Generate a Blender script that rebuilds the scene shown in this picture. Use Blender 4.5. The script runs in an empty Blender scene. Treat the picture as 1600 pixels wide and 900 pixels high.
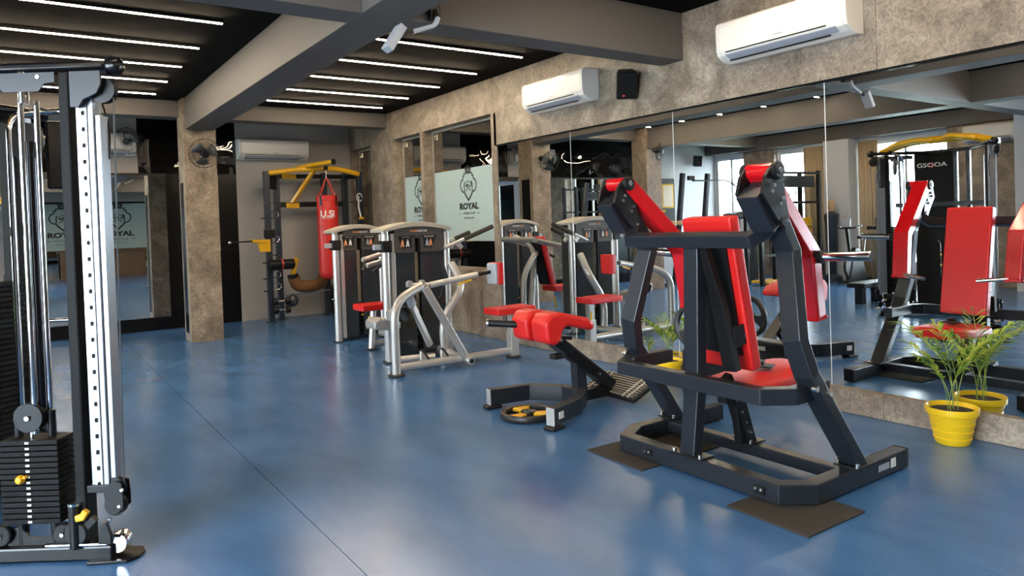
import bpy, math, random
from mathutils import Vector as V, Matrix as M
random.seed(7)
PI = math.pi
sc = bpy.context.scene
COL = sc.collection
def rad(a): return a*PI/180

# ------------------------------------------------------------------ camera
CAM_H = 1.5
F_PX, YAW, PITCH, ROLL, CY = 1115.4, 0.605, 0.0182, -0.0344, 367.7
fw = V((math.sin(YAW)*math.cos(PITCH), math.cos(YAW)*math.cos(PITCH), -math.sin(PITCH)))
rt = V((math.cos(YAW), -math.sin(YAW), 0)); up = rt.cross(fw)
c_, s_ = math.cos(ROLL), math.sin(ROLL)
rt, up = c_*rt+s_*up, -s_*rt+c_*up
cd = bpy.data.cameras.new('camera'); cam = bpy.data.objects.new('camera', cd); COL.objects.link(cam)
cd.sensor_width = 36; cd.lens = F_PX/1600*36; cd.shift_y = -(450-CY)/1600; cd.clip_start = .05; cd.clip_end = 300
mw = M.Identity(4)
for i in range(3):
    mw[i][0] = rt[i]; mw[i][1] = up[i]; mw[i][2] = -fw[i]
mw[2][3] = CAM_H
cam.matrix_world = mw
sc.camera = cam
# ------------------------------------------------------------------ view, world, daylight
vs = sc.view_settings
vs.view_transform = 'Standard'; vs.look = 'None'; vs.gamma = 1; vs.exposure = 0.95; vs.use_curve_mapping = False
sc.cycles.max_bounces = 9; sc.cycles.glossy_bounces = 6; sc.cycles.diffuse_bounces = 4
sc.cycles.sample_clamp_indirect = 8; sc.cycles.blur_glossy = .3; sc.cycles.caustics_reflective = True; sc.cycles.caustics_refractive = False
w = bpy.data.worlds.new('hazy_sky'); sc.world = w; w.use_nodes = True
bg = w.node_tree.nodes['Background']
bg.inputs[0].default_value = (.84, .92, 1, 1); bg.inputs[1].default_value = 19.0
LED_POWER = 72.0

# plan of the room (metres; X towards the mirror wall, Y away from the camera)
XR, XL, YB, YF, ZC = 5.06, -5.0, 12.4, -6.0, 3.35
WIN = [(11.40, 12.36), (9.06, 10.48), (6.6, 8.4), (1.0, 3.2), (-1.8, .6)]   # daylight windows, left wall
WZ0, WZ1 = .35, 2.95
for y0, y1 in WIN:
    ld = bpy.data.lights.new('sky_portal', 'AREA'); ld.shape = 'RECTANGLE'; ld.size = y1-y0; ld.size_y = WZ1-WZ0
    ld.cycles.is_portal = True
    lo = bpy.data.objects.new('sky_portal', ld); COL.objects.link(lo)
    lo.location = (XL-.16, (y0+y1)/2, (WZ0+WZ1)/2); lo.rotation_euler = (0, -PI/2, PI); lo.rotation_euler = V((1, 0, 0)).to_track_quat('-Z', 'Z').to_euler()

# ------------------------------------------------------------------ materials
MATS = {}
def nt(name):
    m = bpy.data.materials.new(name); m.use_nodes = True
    n = m.node_tree; b = n.nodes['Principled BSDF']; MATS[name] = m
    return m, n, b
def lin(r, g, b):
    f = lambda c: (c/255/12.92) if c/255 <= .04045 else ((c/255+.055)/1.055)**2.4
    return (f(r), f(g), f(b), 1)
def plain(name, col, rough=.5, metal=0, bump=0, bscale=200, var=.06, spec=None, coat=0):
    m, n, b = nt(name)
    tc = n.nodes.new('ShaderNodeTexCoord'); no = n.nodes.new('ShaderNodeTexNoise')
    no.inputs['Scale'].default_value = bscale; no.inputs['Detail'].default_value = 3
    n.links.new(tc.outputs['Object'], no.inputs['Vector'])
    mx = n.nodes.new('ShaderNodeMixRGB'); mx.inputs[1].default_value = [c*(1-var) for c in col[:3]]+[1]
    mx.inputs[2].default_value = [min(1, c*(1+var)) for c in col[:3]]+[1]
    n.links.new(no.outputs['Fac'], mx.inputs[0]); n.links.new(mx.outputs[0], b.inputs['Base Color'])
    b.inputs['Roughness'].default_value = rough; b.inputs['Metallic'].default_value = metal
    if spec is not None: b.inputs['Specular IOR Level'].default_value = spec
    if coat: b.inputs['Coat Weight'].default_value = coat; b.inputs['Coat Roughness'].default_value = .12
    if bump:
        bp = n.nodes.new('ShaderNodeBump'); bp.inputs['Strength'].default_value = bump; bp.inputs['Distance'].default_value = .002
        n.links.new(no.outputs['Fac'], bp.inputs['Height']); n.links.new(bp.outputs[0], b.inputs['Normal'])
    return m
def emit(name, col, st):
    m, n, b = nt(name)
    b.inputs['Emission Color'].default_value = col; b.inputs['Emission Strength'].default_value = st
    b.inputs['Base Color'].default_value = col
    return m
plain('black_paint', (.007, .008, .0095), .36, 0, .05, 300, .1, spec=.32)
plain('graphite_paint', (.016, .019, .025), .34, .1, .05, 300, .08, spec=.45)
plain('black_plastic', (.008, .008, .009), .42, spec=.3)
plain('matte_black', (.0045, .0045, .005), .6, spec=.2)
plain('gloss_black_paint', (.005, .005, .006), .18, spec=.3)
plain('satin_black', (.004, .004, .004), .25, 0, 0, 5, 0, spec=.25)
plain('navy_paint', (.018, .026, .042), .35)
plain('red_vinyl', (.62, .012, .010), .36, 0, .12, 140, .08)
plain('red_paint', (.55, .006, .010), .17, 0, 0, 50, .03, coat=.6)
plain('bag_red', (.60, .022, .016), .4, 0, .05, 60, .05)
plain('silver_paint', (.56, .545, .52), .3, .55, .03, 400, .04)
plain('silver_plate', (.32, .34, .38), .30, .7, .04, 60, .07)
plain('chrome', (.74, .73, .72), .12, 1)
plain('steel_bolt', (.7, .69, .66), .25, 1)
plain('tower_grey', (.045, .046, .047), .4)
plain('tower_header', (.058, .053, .047), .42)
plain('tower_glass', (.028, .032, .036), .1)
plain('cap_beige', (.42, .38, .31), .4)
plain('yellow_paint', (.78, .43, .012), .3)
plain('yellow_pot', (.86, .55, .012), .32)
plain('rubber', (.028, .023, .018), .8, 0, .5, 260, .3)
plain('plate_rubber', (.014, .013, .012), .45)
plain('white_plastic', (.72, .69, .63), .22)
plain('grey_plastic', (.36, .38, .42), .4)
plain('white_mark', (.78, .77, .74), .5)
plain('red_mark', (.62, .06, .04), .5)
plain('orange_mark', (.8, .3, .12), .5)
plain('ink', (.014, .018, .018), .5)
plain('ceiling_paint', (.0038, .0036, .0035), .9, 0, .1, 30, .1, spec=.08)
plain('beam_paint', (.10, .091, .084), .62, 0, .06, 18, .06)
plain('grey_wall', (.34, .315, .29), .7, 0, .05, 24, .05)
plain('pale_grey_wall', (.55, .57, .60), .6, 0, .05, 24, .04)
plain('dark_frame', (.010, .010, .010), .3)
plain('cladding_edge', (.30, .26, .21), .55)
plain('film', (.375, .475, .455), .34, 0, 0, 6, .03)
plain('soil', (.022, .013, .008), .95, 0, 1, 80, .5)
plain('stem_green', (.16, .28, .03), .5)
plain('brown_leather', (.16, .075, .022), .55, 0, .2, 60, .25)
plain('curtain', (.58, .46, .30), .85, 0, .1, 90, .08)
plain('paper', (.80, .70, .55), .7, 0, 0, 30, .1)
plain('wood_desk', (.09, .05, .025), .5, 0, 0, 14, .2)
plain('window_frame', (.55, .56, .58), .4)
plain('tan_vinyl', (.5, .32, .17), .5)
plain('smoke_grey', (.06, .07, .08), .3)
plain('grid_grey', (.12, .11, .095), .4, .4)
plain('outdoor_leaf', (.10, .20, .05), .8, 0, .6, 8, .5)
plain('outdoor_concrete', (.5, .5, .5), .8)
emit('led', (1, .79, .55, 1), LED_POWER)

def stone(name='stone'):
    m, n, b = nt(name); L = n.links.new
    tc = n.nodes.new('ShaderNodeTexCoord')
    def noise(s, d, dist=0):
        o = n.nodes.new('ShaderNodeTexNoise'); o.inputs['Scale'].default_value = s; o.inputs['Detail'].default_value = d
        o.inputs['Roughness'].default_value = .62; o.inputs['Distortion'].default_value = dist; L(tc.outputs['Object'], o.inputs['Vector']); return o
    a = noise(3.2, 6, .8); c = noise(17, 5, 2.6); e = noise(60, 3, .4)
    r1 = n.nodes.new('ShaderNodeValToRGB'); el = r1.color_ramp.elements
    el[0].position = .30; el[0].color = (.155, .118, .082, 1); el[1].position = .72; el[1].color = (.44, .36, .27, 1)
    k = el.new(.52); k.color = (.285, .225, .165, 1)
    L(a.outputs['Fac'], r1.inputs[0])
    r2 = n.nodes.new('ShaderNodeValToRGB'); el = r2.color_ramp.elements
    el[0].position = .36; el[0].color = (.42, .42, .42, 1); el[1].position = .6; el[1].color = (1.05, 1.05, 1.05, 1)
    L(c.outputs['Fac'], r2.inputs[0])
    mu = n.nodes.new('ShaderNodeMixRGB'); mu.blend_type = 'MULTIPLY'; mu.inputs[0].default_value = .72
    L(r1.outputs[0], mu.inputs[1]); L(r2.outputs[0], mu.inputs[2])
    m3 = n.nodes.new('ShaderNodeMixRGB'); m3.blend_type = 'OVERLAY'; m3.inputs[0].default_value = .25
    L(mu.outputs[0], m3.inputs[1]); L(e.outputs['Fac'], m3.inputs[2])
    L(m3.outputs[0], b.inputs['Base Color']); b.inputs['Roughness'].default_value = .5
    bp = n.nodes.new('ShaderNodeBump'); bp.inputs['Strength'].default_value = .2; bp.inputs['Distance'].default_value = .003
    L(c.outputs['Fac'], bp.inputs['Height']); L(bp.outputs[0], b.inputs['Normal'])
stone()
def floor_mat():
    m, n, b = nt('blue_vinyl'); L = n.links.new
    tc = n.nodes.new('ShaderNodeTexCoord')
    mp = n.nodes.new('ShaderNodeMapping'); mp.inputs['Scale'].default_value = (1.6, .7, 1); L(tc.outputs['Object'], mp.inputs['Vector'])
    a = n.nodes.new('ShaderNodeTexNoise'); a.inputs['Scale'].default_value = 1.7; a.inputs['Detail'].default_value = 6; L(mp.outputs[0], a.inputs['Vector'])
    f = n.nodes.new('ShaderNodeTexNoise'); f.inputs['Scale'].default_value = 130; f.inputs['Detail'].default_value = 4; L(tc.outputs['Object'], f.inputs['Vector'])
    r = n.nodes.new('ShaderNodeValToRGB'); el = r.color_ramp.elements
    el[0].position = .32; el[0].color = (.040, .118, .268, 1); el[1].position = .7; el[1].color = (.070, .172, .365, 1); L(a.outputs['Fac'], r.inputs[0])
    mx = n.nodes.new('ShaderNodeMixRGB'); mx.blend_type = 'OVERLAY'; mx.inputs[0].default_value = .35
    L(r.outputs[0], mx.inputs[1]); L(f.outputs['Fac'], mx.inputs[2]); L(mx.outputs[0], b.inputs['Base Color'])
    b.inputs['Roughness'].default_value = .215
    wv = n.nodes.new('ShaderNodeTexNoise'); wv.inputs['Scale'].default_value = 4.2; wv.inputs['Detail'].default_value = 3; L(mp.outputs[0], wv.inputs['Vector'])
    b1 = n.nodes.new('ShaderNodeBump'); b1.inputs['Strength'].default_value = .16; b1.inputs['Distance'].default_value = .012; L(wv.outputs['Fac'], b1.inputs['Height'])
    b2 = n.nodes.new('ShaderNodeBump'); b2.inputs['Strength'].default_value = .10; b2.inputs['Distance'].default_value = .001; L(f.outputs['Fac'], b2.inputs['Height'])
    L(b1.outputs[0], b2.inputs['Normal']); L(b2.outputs[0], b.inputs['Normal'])
    b.inputs['Specular IOR Level'].default_value = .46
floor_mat()
def mirror_mat(name, col, rough=0.0):
    m, n, b = nt(name); b.inputs['Base Color'].default_value = col; b.inputs['Metallic'].default_value = 1; b.inputs['Roughness'].default_value = rough
mirror_mat('mirror', (.86, .885, .88, 1)); mirror_mat('dark_glass', (.42, .41, .39, 1), .004)
def acrylic():
    m, n, b = nt('black_acrylic'); L = n.links.new
    b.inputs['Base Color'].default_value = (.004, .004, .004, 1); b.inputs['Roughness'].default_value = .02; b.inputs['Specular IOR Level'].default_value = .9
    tc = n.nodes.new('ShaderNodeTexCoord'); no = n.nodes.new('ShaderNodeTexNoise'); no.inputs['Scale'].default_value = 1.6; no.inputs['Detail'].default_value = 1
    L(tc.outputs['Object'], no.inputs['Vector'])
    bp = n.nodes.new('ShaderNodeBump'); bp.inputs['Strength'].default_value = .8; bp.inputs['Distance'].default_value = .06
    L(no.outputs['Fac'], bp.inputs['Height']); L(bp.outputs[0], b.inputs['Normal'])
acrylic()
def pane_mat():
    m, n, b = nt('clear_pane'); L = n.links.new
    out = n.nodes['Material Output']; t = n.nodes.new('ShaderNodeBsdfTransparent'); g = n.nodes.new('ShaderNodeBsdfGlossy'); g.inputs['Roughness'].default_value = .01
    t.inputs[0].default_value = (.93, .96, .97, 1); f = n.nodes.new('ShaderNodeFresnel'); f.inputs[0].default_value = 1.45
    mx = n.nodes.new('ShaderNodeMixShader'); L(f.outputs[0], mx.inputs[0]); L(t.outputs[0], mx.inputs[1]); L(g.outputs[0], mx.inputs[2]); L(mx.outputs[0], out.inputs['Surface'])
pane_mat()
def leaf_mat():
    m, n, b = nt('leaf'); L = n.links.new
    tc = n.nodes.new('ShaderNodeTexCoord'); no = n.nodes.new('ShaderNodeTexNoise'); no.inputs['Scale'].default_value = 9; L(tc.outputs['Object'], no.inputs['Vector'])
    r = n.nodes.new('ShaderNodeValToRGB'); r.color_ramp.elements[0].color = (.07, .19, .012, 1); r.color_ramp.elements[1].color = (.42, .46, .05, 1)
    r.color_ramp.elements[0].position = .35; r.color_ramp.elements[1].position = .72
    L(no.outputs['Fac'], r.inputs[0]); L(r.outputs[0], b.inputs['Base Color']); b.inputs['Roughness'].default_value = .42
leaf_mat()

# ------------------------------------------------------------------ mesh builder
ORG = {}
def fillet(path, r, n=6):
    path = [V(p) for p in path]; out = [path[0]]
    for i in range(1, len(path)-1):
        a, b, c = path[i-1], path[i], path[i+1]; u = (a-b); v = (c-b); k = min(r, u.length*.49, v.length*.49)
        p, q = b+u.normalized()*k, b+v.normalized()*k
        for j in range(n+1):
            t = j/n; out.append(p*(1-t)**2+b*2*t*(1-t)+q*t*t)
    out.append(path[-1]); return out
class MB:
    def __init__(s, T=None): s.v = []; s.f = []; s.T = T
    def add(s, vs, fs):
        o = len(s.v); s.v += [V(p) for p in vs]; s.f += [tuple(i+o for i in f) for f in fs]; return s
    def box(s, c, d, rz=0, R=None):
        c = V(c); x, y, z = [k/2 for k in d]; Q = R if R is not None else M.Rotation(rz, 3, 'Z')
        vs = [c+Q@V((sx*x, sy*y, sz*z)) for sz in (-1, 1) for sy in (-1, 1) for sx in (-1, 1)]
        return s.add(vs, [(0, 2, 3, 1), (4, 5, 7, 6), (0, 1, 5, 4), (2, 6, 7, 3), (0, 4, 6, 2), (1, 3, 7, 5)])
    def bb(s, x0, x1, y0, y1, z0, z1): return s.box(((x0+x1)/2, (y0+y1)/2, (z0+z1)/2), (abs(x1-x0), abs(y1-y0), abs(z1-z0)))
    def sweep(s, path, prof, up=(0, 0, 1), closed=False):
        P = [V(p) for p in path]; P = [q for i, q in enumerate(P) if i == 0 or (q-P[i-1]).length > 1e-6]
        if closed and (P[0]-P[-1]).length < 1e-6: P.pop()
        n = len(P); up = V(up); k = len(prof)
        t = [(P[(i+1) % n]-P[i]).normalized() for i in range(n if closed else n-1)]
        u = up-t[0]*up.dot(t[0])
        if u.length < 1e-4: u = t[0].orthogonal()
        u.normalize(); rings = []
        for j in range(n):
            if closed: ti, to = t[j-1], t[j]
            else: ti, to = t[max(j-1, 0)], t[min(j, n-2)]
            if j == 0: tu, uu = to, u
            else: tu, uu = ti, u
            sd = tu.cross(uu)
            nm = (ti+to); nm = nm.normalized() if nm.length > .25 else tu
            ring = []
            for a, b in prof:
                o = sd*a+uu*b; den = tu.dot(nm)
                ring.append(P[j]+o-tu*(o.dot(nm)/den))
            rings.append(ring)
            if j > 0 and (ti-to).length > 1e-6: u = ti.rotation_difference(to)@u
        vs = [p for r in rings for p in r]; fs = []
        for j in range(n if closed else n-1):
            a, b = j*k, ((j+1) % n)*k
            for i in range(k): fs.append((a+i, a+(i+1) % k, b+(i+1) % k, b+i))
        if not closed: fs += [tuple(reversed(range(k))), tuple((n-1)*k+i for i in range(k))]
        return s.add(vs, fs)
    def bar(s, path, w, h, up=(0, 0, 1), closed=False): return s.sweep(path, [(-w/2, -h/2), (w/2, -h/2), (w/2, h/2), (-w/2, h/2)], up, closed)
    def tube(s, path, r, n=12, closed=False): return s.sweep(path, [(r*math.cos(2*PI*i/n), r*math.sin(2*PI*i/n)) for i in range(n)], (0.013, .021, 1), closed)
    def lathe(s, prof, c, ax=(0, 0, 1), n=24, cap=True):
        c = V(c); ax = V(ax).normalized(); a = ax.orthogonal().normalized(); b = ax.cross(a); k = len(prof); vs = []; fs = []
        for i in range(n):
            d = a*math.cos(2*PI*i/n)+b*math.sin(2*PI*i/n); vs += [c+d*r+ax*z for r, z in prof]
        for i in range(n):
            p, q = i*k, ((i+1) % n)*k
            fs += [(p+j, q+j, q+j+1, p+j+1) for j in range(k-1)]
        if cap:
            if prof[0][0] > 1e-6: fs.append(tuple(reversed([i*k for i in range(n)])))
            if prof[-1][0] > 1e-6: fs.append(tuple(i*k+k-1 for i in range(n)))
        return s.add(vs, fs)
    def disc(s, c, ax, r, t, n=20):
        e = min(r*.12, t*.3); return s.lathe([(r-e, -t/2), (r, -t/2+e), (r, t/2-e), (r-e, t/2)], c, ax, n)
    def prism(s, pts, o, u, v, t):       # outline in plane (o,u,v), extruded by t along u x v
        o, u, v = V(o), V(u).normalized(), V(v).normalized(); nn = u.cross(v); k = len(pts)
        a = [o+u*x+v*y for x, y in pts]; b = [p+nn*t for p in a]
        return s.add(a+b, [tuple(reversed(range(k))), tuple(range(k, 2*k))]+[(i, (i+1) % k, k+(i+1) % k, k+i) for i in range(k)])
    def strip(s, pts, o, u, v, w, t, closed=False):   # flat ribbon drawn in plane (o,u,v)
        o, u, v = V(o), V(u), V(v); return s.bar([o+u*x+v*y for x, y in pts], w, t, u.cross(v), closed)
    def build(s, name, mat, parent=None, bevel=0, smooth=False, seg=2, sub=0):
        org = ORG.get(parent.name, V()) if parent else V()
        vs = [(s.T@p if s.T else p)-org for p in s.v]
        me = bpy.data.meshes.new(name); me.from_pydata(vs, [], s.f); me.validate(); me.update()
        me.materials.append(MATS[mat]); o = bpy.data.objects.new(name, me); COL.objects.link(o)
        import bmesh
        bm = bmesh.new(); bm.from_mesh(me); bmesh.ops.recalc_face_normals(bm, faces=bm.faces); bm.to_mesh(me); bm.free()
        if parent: o.parent = parent; ORG[o.name] = org
        if bevel:
            md = o.modifiers.new('bevel', 'BEVEL'); md.width = bevel; md.segments = seg; md.limit_method = 'ANGLE'; md.angle_limit = rad(35)
        if sub:
            md = o.modifiers.new('sub', 'SUBSURF'); md.levels = md.render_levels = sub
        if smooth or sub or (bevel and seg > 2):
            for p in me.polygons: p.use_smooth = True
            if smooth and not sub:
                me.set_sharp_from_angle(angle=rad(40))
            elif bevel: me.set_sharp_from_angle(angle=rad(75))
        return o
def tag(o, label, cat=None, group=None, kind=None):
    if label: o['label'] = label
    if cat: o['category'] = cat
    if group: o['group'] = group
    if kind: o['kind'] = kind
    return o
def thing(name, label, cat, loc, group=None):
    o = bpy.data.objects.new(name, None); COL.objects.link(o); o.location = loc; o.empty_display_size = .1; ORG[o.name] = V(loc)
    return tag(o, label, cat, group)
def struct(name, mb, mat, parent=None, **k):
    o = mb.build(name, mat, parent, **k)
    if not parent: o['kind'] = 'structure'
    return o
def text(name, s, size, mat, parent, loc, right, upv, depth=.0015, align='CENTER', warp=None, xs=1.0, bold=0):
    cu = bpy.data.curves.new(name, 'FONT'); cu.body = s; cu.size = size; cu.align_x = align; cu.align_y = 'CENTER'; cu.extrude = depth; cu.offset = bold; cu.resolution_u = 3
    t = bpy.data.objects.new('tmp', cu); COL.objects.link(t); bpy.context.view_layer.update()
    me = bpy.data.meshes.new_from_object(t.evaluated_get(bpy.context.evaluated_depsgraph_get())); bpy.data.objects.remove(t); bpy.data.curves.remove(cu)
    r, u = V(right).normalized(), V(upv).normalized(); n = r.cross(u); org = ORG.get(parent.name, V()) if parent else V()
    for vx in me.vertices:
        x, y, z = vx.co; x *= xs
        vx.co = (warp(x, y, z) if warp else V(loc)+r*x+u*y+n*z)-org
    me.name = name; me.materials.clear(); me.materials.append(MATS[mat]); o = bpy.data.objects.new(name, me); COL.objects.link(o)
    if parent: o.parent = parent; ORG[o.name] = org
    return o
def copy_tree(o, parent=None):
    c = o.copy(); COL.objects.link(c); c.parent = parent
    for ch in o.children: copy_tree(ch, c)
    return c
def rpad(mb, c, d, R=None, puff=.25):      # soft cushion: lattice box with rounded edges; use with sub=2
    c = V(c); R = R if R is not None else M.Identity(3); hx, hy, hz = [k/2 for k in d]; e = min(hx, hy, hz)*.55
    xs = [-hx, -hx+e, hx-e, hx]; ys = [-hy, -hy+e, hy-e, hy]; zs = [-hz, -hz+e, hz-e, hz]; idx = {}; vs = []; fs = []
    def g(i, j, k):
        if (i, j, k) not in idx: idx[(i, j, k)] = len(vs); vs.append(c+R@V((xs[i], ys[j], zs[k])))
        return idx[(i, j, k)]
    for a in range(3):
        for b in range(3):
            for k in (0, 3):
                fs += [(g(a, b, k), g(a+1, b, k), g(a+1, b+1, k), g(a, b+1, k)), (g(a, k, b), g(a+1, k, b), g(a+1, k, b+1), g(a, k, b+1)), (g(k, a, b), g(k, a+1, b), g(k, a+1, b+1), g(k, a, b+1))]
    return mb.add(vs, fs)
def rot(axis, deg): return M.Rotation(rad(deg), 3, axis)

# ================================================================== the room
fl = struct('floor', MB().bb(XL-.2, XR+.3, YF-.2, YB+.3, -.12, -.012), 'matte_black')
sx = [XL-.2, -2.92, -.87, 1.18, 3.23, XR+.2]
for a, b in zip(sx, sx[1:]):
    MB().bb(a+.002, b-.002, YF-.2, YB+.2, -.012, 0).build('vinyl_sheet', 'blue_vinyl', fl)
struct('ceiling', MB().bb(XL-.2, XR+.3, YF-.2, YB+.3, ZC, ZC+.15), 'ceiling_paint')
def beam(x0, x1, y0, y1, z0, m='beam_paint'): return struct('ceiling_beam', MB().bb(x0, x1, y0, y1, z0, ZC-.001), m, bevel=.006)
C1 = (1.9, 2.32, 10.53, 10.95); C2 = (-1.05, -.62, 10.53, 10.95)
beam(1.93, 2.29, YF, 10.53, 2.92); beam(-1.03, -.67, YF, 10.53, 2.92)
for x0, x1 in ((XL, -1.03), (-.67, 1.93), (2.29, XR-.021)): beam(x0, x1, 4.45, 4.72, 2.92)
for x0, x1 in ((XL, -1.05), (-.62, 1.9), (2.32, XR-.021)): beam(x0, x1, 10.8, 11.1, 3.12)
for x0, x1 in ((XL, -1.03), (-.67, 1.93), (2.29, XR-.021)): beam(x0, x1, -1.7, -1.4, 2.92)
beam(XL, XL+.35, YF, YB, 3.05)
def column(c, panels):
    o = struct('column', MB().bb(c[0], c[1], c[2], c[3], 0, ZC-.002), 'stone', bevel=.005)
    for side in panels:
        x = c[0] if side < 0 else c[1]
        MB().bb(x-.008, x+.008, c[2]+.07, c[3]-.09, .12 if side < 0 else 1.25, 2.2 if side < 0 else 2.28).build('inset_panel', 'gloss_black_paint', o)
        for yy in (c[2]+.055, c[3]-.075):
            MB().bb(x-.012, x+.012, yy-.012, yy+.012, .1 if side < 0 else 1.23, 2.22 if side < 0 else 2.3).build('panel_trim', 'cladding_edge', o)
column(C1, (-1, 1)); column(C2, ())

# ---- right wall: stone laminate panels, three recessed windows, long mirror
wr = struct('wall_right', MB().bb(XR+.17, XR+.3, YF-.1, YB+.2, 0, ZC), 'matte_black')
def panel(y0, y1, z0, z1): MB().bb(XR-.02, XR+.17, y0+.0015, y1-.0015, z0+.001, z1-.001).build('stone_panel', 'stone', wr, bevel=.002)
for y0, y1 in ((7.62, 9.60), (9.60, 10.60), (10.60, 12.399)): panel(y0, y1, 2.9, ZC)
for y0, y1 in ((9.55, 9.65), (10.55, 11.49), (12.37, 12.399), (7.565, 7.69)): panel(y0, y1, .87, 2.9)
for y0, y1 in ((7.565, 9.6), (9.6, 11.0), (11.0, 12.399)): panel(y0, y1, 0, .87)
for y0, y1 in ((5.12, 7.62), (2.68, 5.12), (.24, 2.68), (-2.2, .24), (-6, -2.2)): panel(y0, y1, 2.475, ZC)
for y0, y1 in ((5.12, 7.565), (2.68, 5.12), (.24, 2.68), (-2.2, .24), (-6, -2.2)):
    MB().bb(XR-.045, XR+.17, y0+.001, y1-.001, .001, .182).build('ledge_panel', 'stone', wr, bevel=.003)

def logo(parent, o, u, v, s, sx=1.0, th=.0012):
    u, v = V(u), V(v); o = V(o); u2 = u*sx
    def st(pts, w=.018, closed=False, nm='emblem_line'):
        MB().strip([(x*s, y*s) for x, y in pts], o, u2, v, w*s*1.9, th, closed).build(nm, 'ink', parent)
    sym = lambda pts: pts+[(-x, y) for x, y in reversed(pts)]
    st(sym([(-.10, .60), (-.13, .70), (-.07, .65), (-.045, .74), (0, .66)]), .024, True, 'crown')
    st([(-.19, .555), (.19, .555)], .02)
    st([(-.19, .56), (-.19, .48), (-.24, .47), (-.25, .38), (-.33, .34), (-.38, .24), (-.36, .12), (-.31, .04), (-.22, .0), (-.18, .07), (-.19, .2), (-.17, .3)], .022)
    st([(.19, .56), (.19, .48), (.24, .47), (.25, .38), (.33, .34), (.38, .24), (.36, .12), (.31, .04), (.22, .0), (.18, .07), (.19, .2), (.17, .3)], .022)
    st([(-.19, .0), (-.13, -.10), (0, -.24), (.13, -.10), (.19, .0)], .03, nm='chin')
    st([(-.14, .26), (-.07, .31), (.05, .31), (.13, .25)], .012); st([(-.11, .20), (0, .23), (.02, .17), (-.08, .16)], .02, True, 'eye')
    st([(.06, .14), (.14, .20), (.16, .32)], .022, nm='eye_patch'); st([(-.12, .02), (-.05, .10), (.05, .10), (.12, .02)], .014, nm='moustache')
    text('lettering', 'ROYAL', .25*s, 'ink', parent, o+v*(-.42*s), u, v, th, xs=1.12*sx, bold=.013*s)
    text('lettering', 'FITNESS CLUB', .092*s, 'ink', parent, o+v*(-.62*s), u, v, th, xs=.95*sx)
    text('lettering', 'BETTER & FIT', .075*s, 'smoke_grey', parent, o+v*(-.76*s), u, v, th, xs=1.05*sx)
    for k in (-1, 1): st([(k*.36, -.62), (k*.5, -.62)], .008)
XG = XR+.147
def royal_window(nm, y0, y1, film=True, lc=None):
    o = struct(nm, MB().bb(XG, XG+.012, y0, y1, .87, 2.9), 'dark_glass')
    f = MB(); f.bb(XG-.012, XG-.002, y1-.03, y1, .87, 2.9); f.bb(XG-.012, XG-.002, y0, y0+.02, .87, 2.9); f.bb(XG-.02, XG-.002, y0, y1, .87, .9); f.bb(XG-.02, XG-.002, y0, y1, 2.87, 2.9)
    f.build('window_frame', 'cladding_edge', o)
    MB().bb(XG-.03, XG-.005, y1-.10, y1-.07, 2.77, 2.86).build('patch_fitting', 'steel_bolt', o)
    if film:
        fm = MB().bb(XG-.0025, XG-.0005, y0+.02, y1-.03, 1.26, 2.28).build('frosted_film', 'film', o)
        logo(fm, (XG-.004, lc, 1.945), (0, -1, 0), (0, 0, 1), .48, 1.18)
royal_window('window_1', 7.69, 9.55, True, 8.56); royal_window('window_2', 9.65, 10.55, True, 9.98); royal_window('window_3', 11.49, 12.37, False)

mir = thing('wall_mirror', 'long frameless gym mirror covering the right wall above the stone ledge', 'mirror', (XR, 2.5, .183))
ys = [7.56, 6.107, 4.608, 3.088, 1.57, .05, -1.47]
for a, b in zip(ys, ys[1:]):
    MB().bb(XR-.012, XR, b+.0035, a-.0035, .184, 2.472).build('mirror_panel', 'mirror', mir)
for a in ys: MB().bb(XR-.009, XR+.004, a-.003, a+.003, .184, 2.472).build('joint_strip', 'white_mark', mir)
struct('trim_1', MB().bb(XR-.03, XR-.005, -1.47, 7.56, 2.474, 2.49), 'gloss_black_paint')

# ---- back wall
struct('wall_back', MB().bb(XL-.2, XR+.3, YB+.05, YB+.25, 0, ZC), 'matte_black')
def bw(nm, x0, x1, z0, z1, m, y=YB, t=.05, **k): return struct(nm, MB().bb(x0, x1, y, y+t, z0, z1), m, **k)
wb = [o for o in COL.objects if o.name == 'wall_back'][0]
for x0, x1, z0, z1, m, n in ((3.03, XR-.02, 0, ZC, 'grey_wall', 'plaster_panel'), (.43, 1.57, 2.46, ZC, 'grey_wall', 'plaster_panel'), (XL, -2.4, 0, ZC, 'pale_grey_wall', 'plaster_panel'),
        (1.572, 2.3, 2.46, ZC, 'black_acrylic', 'acrylic_panel'), (2.302, 3.028, 2.46, ZC, 'black_acrylic', 'acrylic_panel'), (2.302, 3.028, 1.2, 2.458, 'satin_black', 'acrylic_panel'), (2.302, 3.028, 0, 1.198, 'satin_black', 'acrylic_panel'), (1.955, 2.3, 0, 2.458, 'satin_black', 'acrylic_panel'),
        (-1.2, .428, 2.46, ZC, 'black_acrylic', 'acrylic_panel'), (-2.398, -1.202, 2.46, ZC, 'black_acrylic', 'acrylic_panel')):
    MB().bb(x0, x1, YB, YB+.05, z0, z1).build(n, m, wb, bevel=.002)
struct('trim_2', MB().bb(-2.4, 1.955, YB-.02, YB+.05, 2.425, 2.458), 'dark_frame')
struct('baseboard_back', MB().bb(-2.4, 1.99, YB-.03, YB+.05, 0, .2), 'gloss_black_paint')
struct('baseboard_right', MB().bb(3.03, XR-.02, YB-.015, YB, 0, .17), 'grey_wall', bevel=.003)
mb2 = thing('wall_mirror', 'tall mirror panels on the back wall left of the stone column', 'mirror', (0, YB, .2))
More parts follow.
